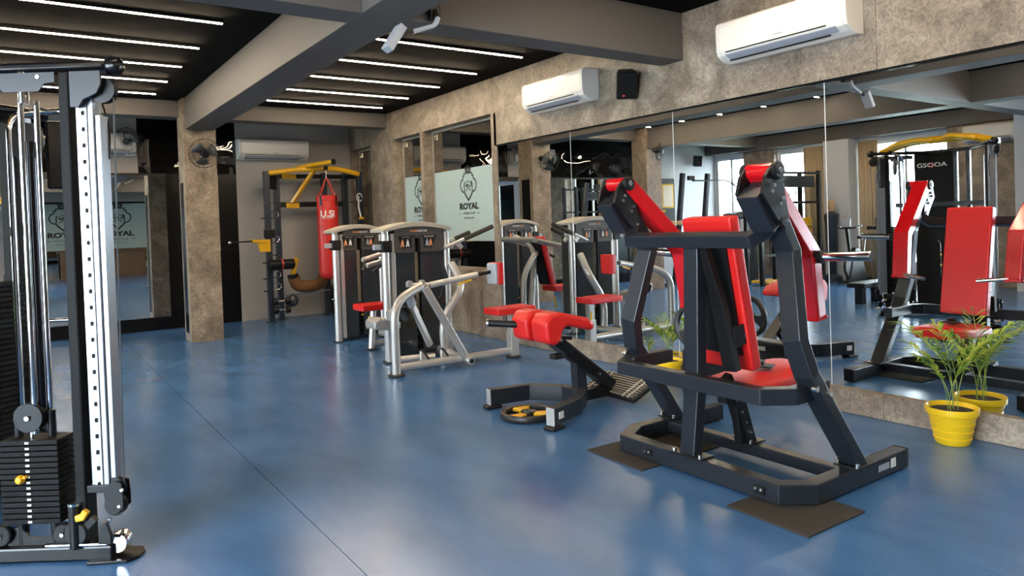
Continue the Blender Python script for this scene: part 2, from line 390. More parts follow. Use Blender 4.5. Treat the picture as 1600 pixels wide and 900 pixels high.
for a, b in ((.79, 1.952), (-.4, .786), (-1.6, -.404), (-2.4, -1.604)): MB().bb(a+.002, b-.002, YB+.005, YB+.012, .202, 2.424).build('mirror_panel', 'mirror', mb2)

# ---- front wall (seen in the mirrors): entrance glass with film, desk
wf = struct('wall_front', MB().bb(XL-.2, XR+.3, YF-.25, YF-.12, 0, ZC), 'grey_wall')
MB().bb(XL, -.3, YF-.12, YF, 0, ZC).build('plaster_panel', 'pale_grey_wall', wf)
MB().bb(-.3, XR, YF-.12, YF, 2.8, ZC).build('plaster_panel', 'grey_wall', wf)
MB().bb(4.5, XR, YF-.12, YF, 0, 2.8).build('plaster_panel', 'stone', wf)
wd = struct('window_9', MB().bb(-.3, 4.5, YF-.06, YF-.05, 0, 2.8), 'dark_glass')
fm = MB().bb(-.28, 4.48, YF-.048, YF-.046, 1.02, 2.72).build('frosted_film', 'film', wd)
for cx in (1.38, 3.15): logo(fm, (cx, YF-.044, 2.0), (1, 0, 0), (0, 0, 1), 1.0, 1.15)

# ---- left wall: pale wall, windows to the hazy outdoors, columns, curtains
wl = struct('wall_left', MB().bb(XL-.15, XL, YF, YB, 0, WZ0), 'pale_grey_wall')
def lw(y0, y1, z0, z1, m='pale_grey_wall'): MB().bb(XL-.15, XL, y0, y1, z0, z1).build('plaster_panel', m, wl)
lw(YF, YB, WZ1, ZC)
e = YF
for y0, y1 in sorted(WIN): lw(e, y0, WZ0, WZ1); e = y1
lw(e, YB+.05, WZ0, WZ1)
for i, (y0, y1) in enumerate(WIN):
    o = struct('window_%d' % (i+4), MB().bb(XL-.09, XL-.084, y0, y1, WZ0, WZ1), 'clear_pane')
    for a, b, c, d in ((y0, y0+.05, WZ0, WZ1), (y1-.05, y1, WZ0, WZ1), (y0+.05, y1-.05, WZ0, WZ0+.05), (y0+.05, y1-.05, WZ1-.05, WZ1), ((y0+y1)/2-.025, (y0+y1)/2+.025, WZ0+.05, WZ1-.05)):
        MB().bb(XL-.12, XL-.05, a, b, c, d).build('window_frame', 'window_frame', o)
struct('column', MB().bb(XL, XL+.12, 10.5, 11.38, 0, 3.04), 'stone', bevel=.005)
struct('column', MB().bb(XL, XL+.45, 8.45, 9.03, 0, 3.04), 'pale_grey_wall', bevel=.005)
struct('wall_bulkhead', MB().bb(XL, XL+.3, 5.35, 6.55, 0, 3.04), 'stone', bevel=.005)
struct('column', MB().bb(XL+.02, XL+.9, 4.75, 5.2, 0, 3.34), 'pale_grey_wall', bevel=.005)
def curtain(y0, y1, lab):
    n = 40; prof = [(XL+.10+.035*math.sin(i*1.45)+.012*math.sin(i*.6), y0+(y1-y0)*i/n) for i in range(n+1)]
    m = MB(); k = n+1; vs = [(x, y, z) for z in (.05, 2.98) for x, y in prof]; m.add(vs, [(i, i+1, k+i+1, k+i) for i in range(n)])
    o = m.build('curtain', 'curtain', None, smooth=True); md = o.modifiers.new('solid', 'SOLIDIFY'); md.thickness = .006
    tag(o, lab, 'curtain', 'beige window curtains')
curtain(9.14, 9.72, 'beige curtain beside the window left of the pale square column, seen in the mirror')
curtain(8.0, 8.42, 'beige curtain right of the pale square column, seen in the mirror')
# outdoors: hazy blocks and hedge below window height
for i, (x, y, wdt, h) in enumerate(((-40, 30, 9, 9), (-46, 16, 8, 12), (-38, 44, 10, 7))):
    o = MB().bb(x-4, x+4, y-wdt/2, y+wdt/2, -6, h-6).build('distant_building', 'outdoor_concrete')
    for k in range(4):
        for j in range(3): MB().bb(x+3.98, x+4.05, y-wdt/2+.8+j*wdt/3.3, y-wdt/2+2.0+j*wdt/3.3, -4+k*2.3, -2.8+k*2.3).build('window', 'smoke_grey', o)
    tag(o, ['pale distant building outside the left windows, middle one', 'tall pale distant building outside the left windows, nearest the camera end', 'low wide distant building outside the left windows, farthest one'][i], 'building')
for i, y in enumerate((5, 9, 13, 17, 21)):
    m = MB()
    for k in range(60):
        p = V((-12+random.uniform(-1.2, 1.2), y+random.uniform(-1.25, 1.25), -.8+random.uniform(-1.5, 1.6))); r = random.uniform(.3, .6)
        m.lathe([(0, -r), (r*.8, -r*.5), (r, 0), (r*.7, r*.6), (0, r)], p, (random.uniform(-.4, .4), random.uniform(-.4, .4), 1), 7)
    t = m.build('garden_bush', 'outdoor_leaf'); tag(t, '%s of the row of green bushes outside the windows' % ('nearest', 'second nearest', 'middle', 'second farthest', 'farthest')[i], 'bush', 'bushes outside the windows')
    MB().tube([(-12, y, -6), (-12.1, y+.1, -1)], .12, 8).build('trunk', 'brown_leather', t)

# ---- LED strips on the ceiling
def led(x0, x1, y, lab, grp):
    t = thing('ceiling_strip_light', lab, 'light', ((x0+x1)/2, y, ZC), grp)
    MB().bb(x0, x1, y-.018, y+.018, ZC-.03, ZC-.004).build('housing', 'dark_frame', t)
    MB().bb(x0+.005, x1-.005, y-.0105, y+.0105, ZC-.037, ZC-.0305).build('diffuser', 'led', t)
ordn = ['nearest', 'second nearest', 'middle', 'second farthest', 'farthest']
for i, y in enumerate((6.42, 7.38, 8.31, 9.22, 10.12)): led(2.92, 4.66, y, '%s of the five short strip lights right of the long ceiling beam' % ordn[i], 'strip lights right of the beam')
for i, y in enumerate((6.55, 7.53, 8.45, 9.34, 10.22)): led(-.45, 1.54, y, '%s of the five long strip lights left of the long ceiling beam' % ordn[i], 'strip lights left of the beam')
for i, y in enumerate((-.6, .7, 2.0, 3.3)):  # strips out of view, added to light the near bay evenly
    led(2.92, 4.66, y, '%s added unseen strip light on the mirror side of the bay before the cross beam' % ('first', 'second', 'third', 'fourth')[i], 'added strip lights near the camera, mirror side')
    led(-.45, 1.54, y, '%s added unseen strip light in the middle of the bay before the cross beam' % ('first', 'second', 'third', 'fourth')[i], 'added strip lights above the camera')
for i, y in enumerate((6.5, 8.3, 10.1, 2.0)): led(-4.0, -1.6, y, 'strip light beside the window wall, %s' % ('above the low bench', 'above the exercise bike', 'farthest one', 'added unseen one nearest the camera')[i], 'strip lights by the windows')  # the one nearest the camera is out of view, added for its light

# ================================================================== things on the walls and ceiling
def aircon(o, u, L, lab, h=.335, d=.23):
    """o: top-centre point on the wall, u: along-wall direction; the unit sticks out along n"""
    u = V(u); z = V((0, 0, 1)); n = u.cross(z); o = V(o)
    t = thing('air_conditioner', lab, 'air conditioner', o-z*h, 'wall-mounted air conditioners')
    prof = [(0, 0), (d*.80, 0), (d*.95, -.02), (d, -.06), (d*.98, -h*.70), (d*.90, -h*.84), (d*.66, -h*.94), (d*.40, -h), (0, -h*.98)]
    m = MB(); m.prism(prof, o-u*(L/2-.03), n, z, -(L-.06) if n.cross(z).dot(u) < 0 else (L-.06)); m.build('body', 'white_plastic', t, bevel=.008)
    for k in (-1, 1):
        m = MB(); q = [(x*1.0+(.003 if x > 0 else 0), y*1.0) for x, y in prof]
        a = o+u*(k*(L/2-.03)); sg = 1 if n.cross(z).dot(u*k) > 0 else -1; m.prism(q, a, n, z, .03*sg); m.build('side_cover', 'white_plastic', t, bevel=.006)
    a = o+n*(d*.845)-z*(h*.875)
    m = MB(); dirv = (n*(d*.26)+z*(h*.12)); m.bar([a-u*(L*.42), a+u*(L*.42)], d*.30, .012, (z*.9+n*-.45)); m.build('flap', 'grey_plastic', t, bevel=.003)
    for q, w_ in ((o+n*(d*.965)-z*(h*.77), .008), (o+n*(d*.70)-z*(h*.955), .010)):
        MB().bar([q-u*(L*.42), q+u*(L*.36)], w_, w_).build('air_slot', 'matte_black', t)
    MB().bar([o+n*(d+.002)-u*(L*.02)-z*(h*.66), o+n*(d+.002)+u*(L*.05)-z*(h*.66)], .003, .01).build('badge', 'grey_plastic', t)
aircon((XR-.021, 6.13, 3.07), (0, -1, 0), 1.06, 'white air conditioner on the stone wall left of the black speaker')
aircon((XR-.021, 3.33, 3.09), (0, -1, 0), 1.13, 'large white air conditioner on the stone wall above the long mirror')
aircon((3.62, YB-.001, 3.03), (1, 0, 0), 1.16, 'white air conditioner on the grey back wall above the pull-up rack')
aircon((1.0, YB-.001, 3.05), (1, 0, 0), 1.06, 'white air conditioner on the back wall behind the tall cable machine')
aircon((XL+.301, 5.75, 3.0), (0, 1, 0), .85, 'white air conditioner on the stone pier of the window wall, in the mirror')

def speaker(c, face, lab):
    c = V(c); f = V(face).normalized(); s = f.cross(V((0, 0, 1))).normalized(); z = s.cross(f)
    R = M((s, f, z)).transposed()
    t = thing('wall_speaker', lab, 'speaker', c, 'small black wall speakers')
    m = MB(); hw, hd, hh = .105, .085, .135
    pts = [(-hw, hd), (hw, hd), (hw*.7, -hd), (-hw*.7, -hd)]
    m.add([c+R@V((x, y, k*hh)) for k in (-1, 1) for x, y in pts], [(3, 2, 1, 0), (4, 5, 6, 7), (0, 1, 5, 4), (1, 2, 6, 5), (2, 3, 7, 6), (3, 0, 4, 7)])
    m.build('cabinet', 'black_plastic', t, bevel=.02, seg=3)
    MB().box(c+f*.086, (.185, .006, .24), R=R).build('grille', 'matte_black', t, bevel=.003)
    MB().box(c+f*.091-z*.095+s*.03, (.02, .002, .014), R=R).build('badge', 'red_mark', t)
    w_ = c-f*.085; MB().tube([w_, w_-f*.06], .02).build('bracket', 'black_plastic', t)
    return t
speaker((4.93, 5.09, 2.81), (-.55, -.75, -.38), 'small black wall speaker between the two air conditioners on the stone wall')
speaker((-4.2, 12.27, 2.9), (.3, -.9, -.2), 'small black speaker on the pale back wall, in the mirror')

def fan(c, face, wall, lab, r=.2):
    c = V(c); f = V(face).normalized(); s = f.cross(V((0, 0, 1))).normalized(); z = s.cross(f); wall = V(wall)
    t = thing('wall_fan', lab, 'fan', wall, 'black wall fans')
    MB().disc(wall, f, .05, .03).build('mount', 'black_plastic', t, smooth=True)
    MB().tube([wall, wall+(c-f*.12-wall)*.6+V((0, 0, .03)), c-f*.12], .018).build('arm', 'black_plastic', t, smooth=True)
    MB().lathe([(0, -.14), (.05, -.13), (.06, -.08), (.05, -.03), (.03, -.02)], c, f, 16).build('motor', 'black_plastic', t, smooth=True)
    m = MB()
    for k in range(3):
        a0 = k*2*PI/3
        pts = []
        for j in range(7):
            q = j/6; a = a0+q*1.25
            pts.append((c+(s*math.cos(a)+z*math.sin(a))*(.045)+f*(.0+.03*(q-.5)), c+(s*math.cos(a)+z*math.sin(a))*(r*.82)+f*(.06*(q-.5))))
        b = MB(); vs = [p for pr in pts for p in pr]; b.add(vs, [(2*j, 2*j+1, 2*j+3, 2*j+2) for j in range(6)])
        o = b.build('blade', 'smoke_grey', t, smooth=True); md = o.modifiers.new('s', 'SOLIDIFY'); md.thickness = .003
    MB().lathe([(0, .035), (.03, .03), (.038, -.02)], c, f, 16).build('hub', 'black_plastic', t, smooth=True)
    m = MB(); N = 28
    for k in range(N):
        a = 2*PI*k/N; d = s*math.cos(a)+z*math.sin(a)
        m.tube([c+d*.05+f*.06, c+d*(r*.7)+f*.055, c+d*r+f*.0, c+d*(r*.7)-f*.06, c+d*.05-f*.07], .0016, 4)
    for q, off in ((r, 0), (r*.7, .055), (.05, .06), (r*.4, .06), (r*.7, -.06)):
        m.tube([c+(s*math.cos(2*PI*k/24)+z*math.sin(2*PI*k/24))*q+f*off for k in range(24)], .0045 if q == r else .002, 5, True)
    m.build('wire_cage', 'black_plastic', t)
    MB().disc(c+f*.062, f, .045, .008).build('badge_disc', 'black_plastic', t, smooth=True)
    MB().tube([wall+V((0, 0, -.05)), wall+V((.0, 0, -.3))-f*-.02], .002, 5).build('pull_cord', 'white_mark', t)
fan((2.11, 10.27, 2.57), (.05, -.9, -.35), (2.11, 10.52, 2.66), 'black wall fan on the front of the stone column', .2)
fan((1.42, 12.17, 2.93), (-.45, -.8, -.25), (1.63, 12.39, 3.03), 'black wall fan on the back wall beside the far left air conditioner', .2)
fan((-.75, 10.27, 2.85), (-.5, -.8, -.25), (-.84, 10.52, 2.93), 'black wall fan on the far stone column, seen in the mirror', .2)

t = thing('ceiling_bracket', 'grey slab-shaped head on an angled bracket under the crossing beams', 'bracket', (2.45, 4.38, 2.91))
MB().bb(2.42, 2.5, 4.40, 4.448, 2.93, 3.05).build('wall_plate', 'black_plastic', t, bevel=.004)
MB().tube([(2.455, 4.40, 3.0), (2.455, 4.36, 2.93)], .014).build('joint', 'steel_bolt', t, smooth=True)
MB().bar(fillet([(2.455, 4.36, 2.94), (2.43, 4.36, 2.88), (2.255, 4.36, 2.815)], .03), .035, .03).build('arm', 'grey_plastic', t, bevel=.006)
MB().bar([(2.255, 4.36, 2.82), (2.19, 4.36, 2.80)], .02, .03).build('link', 'black_plastic', t)
MB().box((2.115, 4.36, 2.755), (.055, .10, .20), R=rot('Y', 34)).build('head', 'grey_plastic', t, bevel=.006)

# poster board on the pale back wall (mirror view)
t = thing('notice_board', 'black notice board with a yellow-framed paper sheet, seen in the mirror', 'board', (-3.15, YB-.03, 1.3))
MB().bb(-3.45, -2.88, YB-.03, YB-.002, 1.25, 2.45).build('backing', 'black_plastic', t, bevel=.004)
MB().bb(-3.4, -2.98, YB-.04, YB-.03, 1.72, 2.32).build('yellow_frame', 'yellow_paint', t, bevel=.003)
MB().bb(-3.36, -3.02, YB-.044, YB-.04, 1.76, 2.28).build('paper_sheet', 'paper', t)
for z in (1.62, 1.42): MB().bb(-3.1, -2.95, YB-.04, YB-.03, z, z+.06).build('yellow_tag', 'yellow_paint', t)

# ================================================================== tall cable machine (left)
cm = thing('cable_machine', 'tall black cable machine with weight stacks, perforated steel column and yellow pull-up bars', 'gym machine', (0, 4.5, 0))
def wing(o, d, n, full=True):
    o, d, n = V(o), V(d).normalized(), V(n).normalized(); z = V((0, 0, 1))
    W = lambda s, h, k=0: o+d*s+n*k+z*h
    def B(nm, m, s0, s1, h0, h1, k0, k1, bv=.003, par=cm):
        R = M((d, n, z)).transposed()
        return MB().box(W((s0+s1)/2, (h0+h1)/2, (k0+k1)/2), (abs(s1-s0), abs(k1-k0), abs(h1-h0)), R=R).build(nm, m, par, bevel=bv)
    # base and top
    MB().bar([W(-1.1, .038), W(-.06, .038)], .10, .07).build('base_rail', 'gloss_black_paint', cm, bevel=.01)
    MB().prism([(-.16, -.09), (.02, -.075), (.05, -.03), (.05, .03), (.02, .075), (-.16, .09)], W(0, .001), d, n, .014).build('foot_plate', 'gloss_black_paint', cm, bevel=.004)
    MB().lathe([(.045, -.03), (.05, 0), (.045, .03)], W(-.05, .075), n, 18).build('foot_cap', 'chrome', cm, smooth=True)
    MB().tube([W(-.36, .085, -.055), W(-.08, .085, -.055)], .011).build('base_rod', 'chrome', cm, smooth=True)
    MB().bar([W(-1.1, 2.285), W(.0, 2.285)], .10, .045).build('top_rail', 'gloss_black_paint', cm, bevel=.016, seg=3)
    MB().lathe([(0, -.012), (.04, -.008), (.048, .01), (.04, .045), (.02, .06), (0, .062)], W(.0, 2.285), d, 18).build('rail_end_cap', 'gloss_black_paint', cm, smooth=True)
    MB().prism([(-.60, 2.255), (-.60, 2.20), (-.49, 2.205), (-.46, 2.17), (-.30, 2.17), (-.27, 2.205), (-.225, 2.21), (-.225, 2.255)], W(0, 0, -.05), d, z, .008).build('top_bracket', 'graphite_paint', cm)
    for s in (-.52, -.30): MB().disc(W(s, 2.235, -.056), n, .011, .012, 12).build('bolt', 'steel_bolt', cm, smooth=True)
    # guide column over the stack
    MB().tube([W(-.385, 2.262, -.03), W(-.385, 2.12, -.03)], .024).build('sleeve', 'chrome', cm, smooth=True)
    for s, k in ((-.402, -.03), (-.362, .02)): MB().tube([W(s, 2.14, k), W(s, .60, k)], .013).build('guide_rod', 'chrome', cm, smooth=True)
    MB().tube([W(-.386, 1.95, 0), W(-.386, .70, 0)], .016).build('guide_tube', 'gloss_black_paint', cm, smooth=True)
    # uprights
    MB().bar([W(-.2, .05), W(-.195, 2.26)], .05, .09, n).build('upright', 'matte_black', cm, bevel=.008)
    B('column_channel', 'silver_plate', -.152, -.072, .32, 2.245, -.03, .04)
    # perforated strip: quads with octagon holes
    m = MB(); pit = .0745; hw = .017; r = .0112; nn = 26
    for i in range(nn):
        zc = .355+pit*i; oc = [(r*math.cos(PI/8+k*PI/4), r*math.sin(PI/8+k*PI/4)) for k in range(8)]
        sq = [(hw, pit/2*.414), (pit/2*.414*.5, pit/2), (-pit/2*.414*.5, pit/2), (-hw, pit/2*.414), (-hw, -pit/2*.414), (-pit/2*.414*.5, -pit/2), (pit/2*.414*.5, -pit/2), (hw, -pit/2*.414)]
        inn = [(r*math.cos(a), r*math.sin(a)) for a in [math.atan2(q[1], q[0]) for q in sq]]
        vs = [W(-.115+x, zc+y, -.036) for x, y in sq]+[W(-.115+x, zc+y, -.036) for x, y in inn]+[W(-.115+x, zc+y, -.030) for x, y in inn]
        fs = [(k, (k+1) % 8, 8+(k+1) % 8, 8+k) for k in range(8)]+[(8+k, 8+(k+1) % 8, 16+(k+1) % 8, 16+k) for k in range(8)]
        cn = len(vs); vs += [W(-.115+x, zc+y, -.036) for x, y in ((hw, pit/2), (-hw, pit/2), (-hw, -pit/2), (hw, -pit/2))]
        fs += [(0, cn, 1), (2, cn+1, 3), (4, cn+2, 5), (6, cn+3, 7)]
        m.add(vs, fs)
        MB().prism([(x*.97, y*.97) for x, y in inn], W(-.115, zc, -.0312), d, z, .0008).build('hole', 'matte_black', cm)
    m.build('perforated_strip', 'silver_plate', cm)
    B('column_side', 'silver_plate', -.070, -.045, .30, 2.06, -.02, .05)
    # top pulley bracket
    MB().prism([(-.155, 2.255), (-.155, 2.09), (-.115, 2.09), (-.09, 2.125), (-.03, 2.15), (-.01, 2.19), (-.01, 2.255)], W(0, 0, -.052), d, z, .014).build('pulley_bracket', 'graphite_paint', cm, bevel=.003)
    for s, h in ((-.14, 2.24), (-.04, 2.24), (-.07, 2.205), (-.14, 2.13), (-.14, 2.11)): MB().disc(W(s, h, -.056), n, .009, .012, 10).build('bolt', 'steel_bolt', cm, smooth=True)
    MB().lathe([(.02, -.02), (.058, -.018), (.048, 0), (.058, .018), (.02, .02)], W(-.025, 2.17, -.015), n, 22).build('pulley', 'black_plastic', cm, smooth=True)
    MB().tube([W(.018, 2.14, -.015), W(-.012, .34, -.015)], .0035, 6).build('cable', 'smoke_grey', cm)
    MB().tube(fillet([W(-.06, 2.12, .03), W(-.04, 2.0, .05), W(-.045, 1.86, .04)], .05), .004, 6).build('cable_loop', 'black_plastic', cm)
    # carriage at the foot of the column
    for k in (-.045, .02):
        MB().prism([(-.07, .34), (-.02, .37), (.015, .36), (.02, .30), (.02, .245), (-.02, .215), (-.06, .235)], W(-.02, 0, k), d, z, .008).build('carriage_plate', 'black_paint', cm, bevel=.002)
    for h in (.33, .25): MB().lathe([(.015, -.014), (.05, -.012), (.04, 0), (.05, .012), (.015, .014)], W(-.055, h, -.01), n, 20).build('pulley', 'black_plastic', cm, smooth=True)
    for s, h in ((-.005, .33), (-.02, .255)): MB().disc(W(s, h, -.05), n, .008, .012, 10).build('bolt', 'steel_bolt', cm, smooth=True)
    MB().bar([W(-.17, .335, -.02), W(-.06, .335, -.02)], .05, .035).build('carriage_arm', 'black_paint', cm, bevel=.004)
    MB().tube([W(-.225, .07, -.05), W(-.225, .27, -.05)], .028).build('foot_tube', 'black_paint', cm, smooth=True)
    MB().lathe([(.0, .0), (.03, 0), (.031, .012), (.0, .014)], W(-.225, .268, -.05), z, 18).build('tube_cap', 'chrome', cm, smooth=True)
    MB().bar([W(-.205, .215, -.075), W(-.175, .22, -.075), W(-.155, .25, -.075)], .028, .03).build('yellow_lever', 'yellow_paint', cm, bevel=.006)
    MB().disc(W(-.22, .135, -.05), n, .055, .03, 20).build('cam_disc', 'black_paint', cm, smooth=True)
    MB().bar([W(-.20, .14, -.04), W(-.14, .20, -.04)], .03, .03).build('link_arm', 'black_paint', cm)
    MB().prism([(-.13, .09), (-.07, .09), (-.07, .13), (-.09, .19), (-.12, .19)], W(.02, 0, -.055), d, z, .02).build('cable_clip', 'black_paint', cm, bevel=.003)
    MB().tube([W(-.065, .20, -.05), W(-.085, .075, -.05)], .008).build('carabiner', 'chrome', cm, smooth=True)
    # weight stack
    N = 15; h0 = .19; dh = .026
    for i in range(N):
        B('weight_plate', 'matte_black', -.553, -.283, h0+i*dh, h0+i*dh+dh-.004, -.065, .065, .003)
        B('weight_number', 'white_mark', -.432, -.414, h0+i*dh+.006, h0+i*dh+dh-.010, -.0665, -.0655, 0)
    for s in (-.50, -.345):
        MB().tube([W(s, .06), W(s, h0)], .024).build('stack_foot', 'black_paint', cm, smooth=True)
        MB().tube([W(s, h0+N*dh), W(s, .70)], .018).build('stack_sleeve', 'black_paint', cm, smooth=True)
    MB().lathe([(.02, -.022), (.068, -.02), (.06, 0), (.068, .02), (.02, .022)], W(-.425, .675, -.02), n, 26).build('pulley', 'black_plastic', cm, smooth=True)
    MB().disc(W(-.425, .675, -.045), n, .068, .006, 24).build('pulley_cover', 'black_paint', cm, smooth=True)
    MB().disc(W(-.425, .675, -.052), n, .012, .012, 12).build('bolt', 'steel_bolt', cm, smooth=True)
    MB().tube([W(-.425, .61, -.02), W(-.425, .57, -.02)], .01, 10).build('selector_rod', 'chrome', cm)
    MB().lathe([(.012, 0), (.02, -.004), (.02, -.02), (.013, -.03), (0, -.032)], W(-.45, .402, -.066), n, 14).build('selector_knob', 'yellow_paint', cm, smooth=True)
    MB().bar([W(-.45, .405, -.075), W(-.425, .415, -.075)], .02, .012).build('selector_pin', 'yellow_paint', cm)
    for s in (-.58, -.29, -.25): MB().disc(W(s, .13, -.03), n, .05, .03, 20).build('pulley', 'black_plastic', cm, smooth=True); MB().disc(W(s, .13, -.05), n, .01, .012, 10).build('bolt', 'steel_bolt', cm, smooth=True)
    MB().prism([(-.56, .075), (-.56, .16), (-.5, .16), (-.46, .115), (-.40, .105), (-.36, .12), (-.34, .16), (-.28, .16), (-.28, .075)], W(0, 0, -.01), d, z, .012).build('stack_bracket', 'black_paint', cm)
    # shroud behind the stack
    B('stack_shroud', 'gloss_black_paint', -.60, -.24, .08, 2.25, .10, .115, .003) if full else None
O1 = (.38, 3.77, 0); D1 = (.8211, -.5708, 0); N1 = (.5708, .8211, 0)
wing(O1, D1, N1, False)
wing((.13, 5.40, 0), (.8211, .5708, 0), (.5708, -.8211, 0), False)
# centre panel with logo, linking rails, rear stack, curved chrome handle
MB().bb(-.52, -.47, 4.60, 5.12, .08, 2.28).build('centre_panel', 'matte_black', cm, bevel=.006)
text('logo_lettering', 'GSOOA', .085, 'white_mark', cm, (-.466, 4.88, 2.1), (0, -1, 0), (0, 0, 1), .002, xs=1.35)
MB().tube([(-.464, 4.88+.026*math.cos(k*PI/10), 2.1+.03*math.sin(k*PI/10)) for k in range(20)], .005, 5, True).build('logo_ring', 'red_mark', cm)
MB().tube([(-.46, 4.78+.035*math.cos(a), zz) for a, zz in [(PI/2, .55), (PI/2, 1.0)]+[(PI/2-k*PI/8, 1.0+.05*math.sin(k*PI/8)) for k in range(1, 8)]+[(-PI/2, 1.0), (-PI/2, .55)]], .005, 6).build('pin_slot_trim', 'chrome', cm)
for z in (.85, .70): MB().disc((-.465, 4.78, z), (1, 0, 0), .012, .02, 12).build('selector_knob', 'yellow_paint', cm, smooth=True)
for y0, y1 in ((4.42, 4.60), (5.02, 5.12)):
    pass
MB().bar([(-.52, 4.40, .038), (-.52, 5.0, .038)], .1, .07).build('base_rail', 'gloss_black_paint', cm, bevel=.01)
MB().bar([(-.52, 4.40, 2.285), (-.52, 5.0, 2.285)], .1, .045).build('top_rail', 'gloss_black_paint', cm, bevel=.01)
for y in (4.42, 4.58): MB().bar([(-.5, y, .07), (-.5, y, 2.26)], .05, .05, (1, 0, 0)).build('upright', 'gloss_black_paint', cm, bevel=.006)
MB().bar([(-.14, 5.22, 1.55), (-.36, 4.1, 1.55)], .04, .06).build('cross_rail', 'black_paint', cm, bevel=.004)
# yellow pull-up bars
top0, top1 = V((-.32, 4.02, 2.335)), V((-.28, 5.36, 2.335))
mid = (top0+top1)/2+V((-.06, 0, .10))
MB().tube(fillet([top0, top0.lerp(mid, .45)+V((0, 0, .06)), mid, top1.lerp(mid, .45)+V((0, 0, .06)), top1+V((0, 0, .02)), top1+V((.05, .12, -.03))], .3, 8), .05, 12).build('pull_up_bar', 'yellow_paint', cm, smooth=True)
for a, b, k in ((top0.lerp(mid, .35), mid.lerp(top0, .05), 1), (top1.lerp(mid, -.05), mid.lerp(top1, .15), -1)):
    q = V((.14, 0, .05)); MB().tube(fillet([a+V((0, 0, .03)), a.lerp(b, .3)+q, a.lerp(b, .75)+q, b+V((0, 0, .01))], .15, 6), .04, 10).build('grip_bar', 'yellow_paint', cm, smooth=True)
for p_ in (top0, top1): MB().bb(p_.x-.05, p_.x+.05, p_.y-.04, p_.y+.04, 2.30, 2.38).build('bar_clamp', 'black_paint', cm, bevel=.006)
# rear stack & arched chrome tube seen at the very left
for i in range(30): MB().box((-.11, 5.22, .34+i*.031), (.26, .13, .026), rad(35)).build('weight_plate', 'matte_black', cm, bevel=.003)
MB().bb(-.3, .08, 5.12, 5.32, .24, .31).build('stack_shelf', 'black_paint', cm, bevel=.006)
MB().tube(fillet([(-.02, 5.05, .35), (-.02, 5.05, 2.22), (.16, 5.1, 2.26), (.42, 4.95, 2.25)], .14, 8), .017, 10).build('arched_tube', 'chrome', cm, smooth=True)
MB().disc((.06, 5.12, 2.08), (.57, .82, 0), .11, .03, 24).build('pulley', 'smoke_grey', cm, smooth=True)
MB().bb(.16, .30, 5.2, 5.23, 1.80, 2.22).build('pulley_guard', 'black_paint', cm, bevel=.02)
MB().tube([(.10, 4.98, 1.02), (.26, 4.9, 1.02)], .012, 10).build('side_peg', 'chrome', cm, smooth=True)
MB().lathe([(0, .02), (.02, .012), (.022, -.01), (0, -.02)], (.27, 4.895, 1.02), (.82, -.57, 0), 12).build('peg_cap', 'cap_beige', cm, smooth=True)

# ================================================================== red plate-loaded chest press
YC = 2.8
pm = thing('chest_press_machine', 'black plate-loaded chest press with red backrest, red seat and two red lever arms', 'gym machine', (3.4, YC, 0))
def PB(nm, path, w, h, mat='graphite_paint', up=(0, 0, 1), bev=.006, closed=False, par=None):
    return MB().bar([(x, YC+y, z) for x, y, z in path], w, h, up, closed).build(nm, mat, par or pm, bevel=bev)
def bolt(par, c, ax, r=.014, t=.02, m='steel_bolt'): MB().disc(c, ax, r, t, 12).build('bolt', m, par, smooth=True)
zb = .064
PB('base_frame', [(4.17, .66, zb), (3.34, .66, zb), (3.17, .56, zb), (3.17, -.56, zb), (3.30, -.66, zb), (4.17, -.66, zb)], .085, .105)
for k in (-1, 1):
    PB('base_end_cap', [(4.17, .66*k, zb), (4.185, .66*k, zb)], .088, .108, 'black_plastic', bev=.004)
    MB().disc((4.13, YC+.66*k, .012), (0, 0, 1), .035, .02, 14).build('rubber_foot', 'rubber', pm, smooth=True)
PB('base_cross_bar', [(3.64, .617, .07), (3.64, -.617, .07)], .075, .07)
lb = MB().bb(3.86, 3.97, YC-.7045, YC-.7026, .05, .085).build('name_badge', 'grey_plastic', pm)
MB().bb(3.99, 4.04, YC-.7045, YC-.7026, .045, .095).build('sticker', 'white_mark', pm)
for y in (.33, -.47):
    MB().bb(3.112, 3.124, YC+y-.03, YC+y+.03, .045, .085).build('joint_plate', 'black_paint', pm, bevel=.002)
    for q in (-.016, .016): bolt(pm, (3.11, YC+y+q, .07), (1, 0, 0), .008, .008)
# rear post and top cross bar
PB('rear_post', [(3.17, .03, .11), (3.19, .0, .52), (3.20, -.015, 1.32)], .105, .075, 'graphite_paint', (1, 0, 0))
MB().bb(3.11, 3.23, YC-.09, YC+.14, .115, .125).build('post_flange', 'black_paint', pm, bevel=.002)
for y in (-.07, .12): bolt(pm, (3.13, YC+y, .135), (0, 0, 1), .013, .022)
PB('top_cross_bar', [(3.27, .53, 1.47), (3.14, .44, 1.365), (3.14, -.44, 1.365), (3.30, -.53, 1.46)], .075, .075)
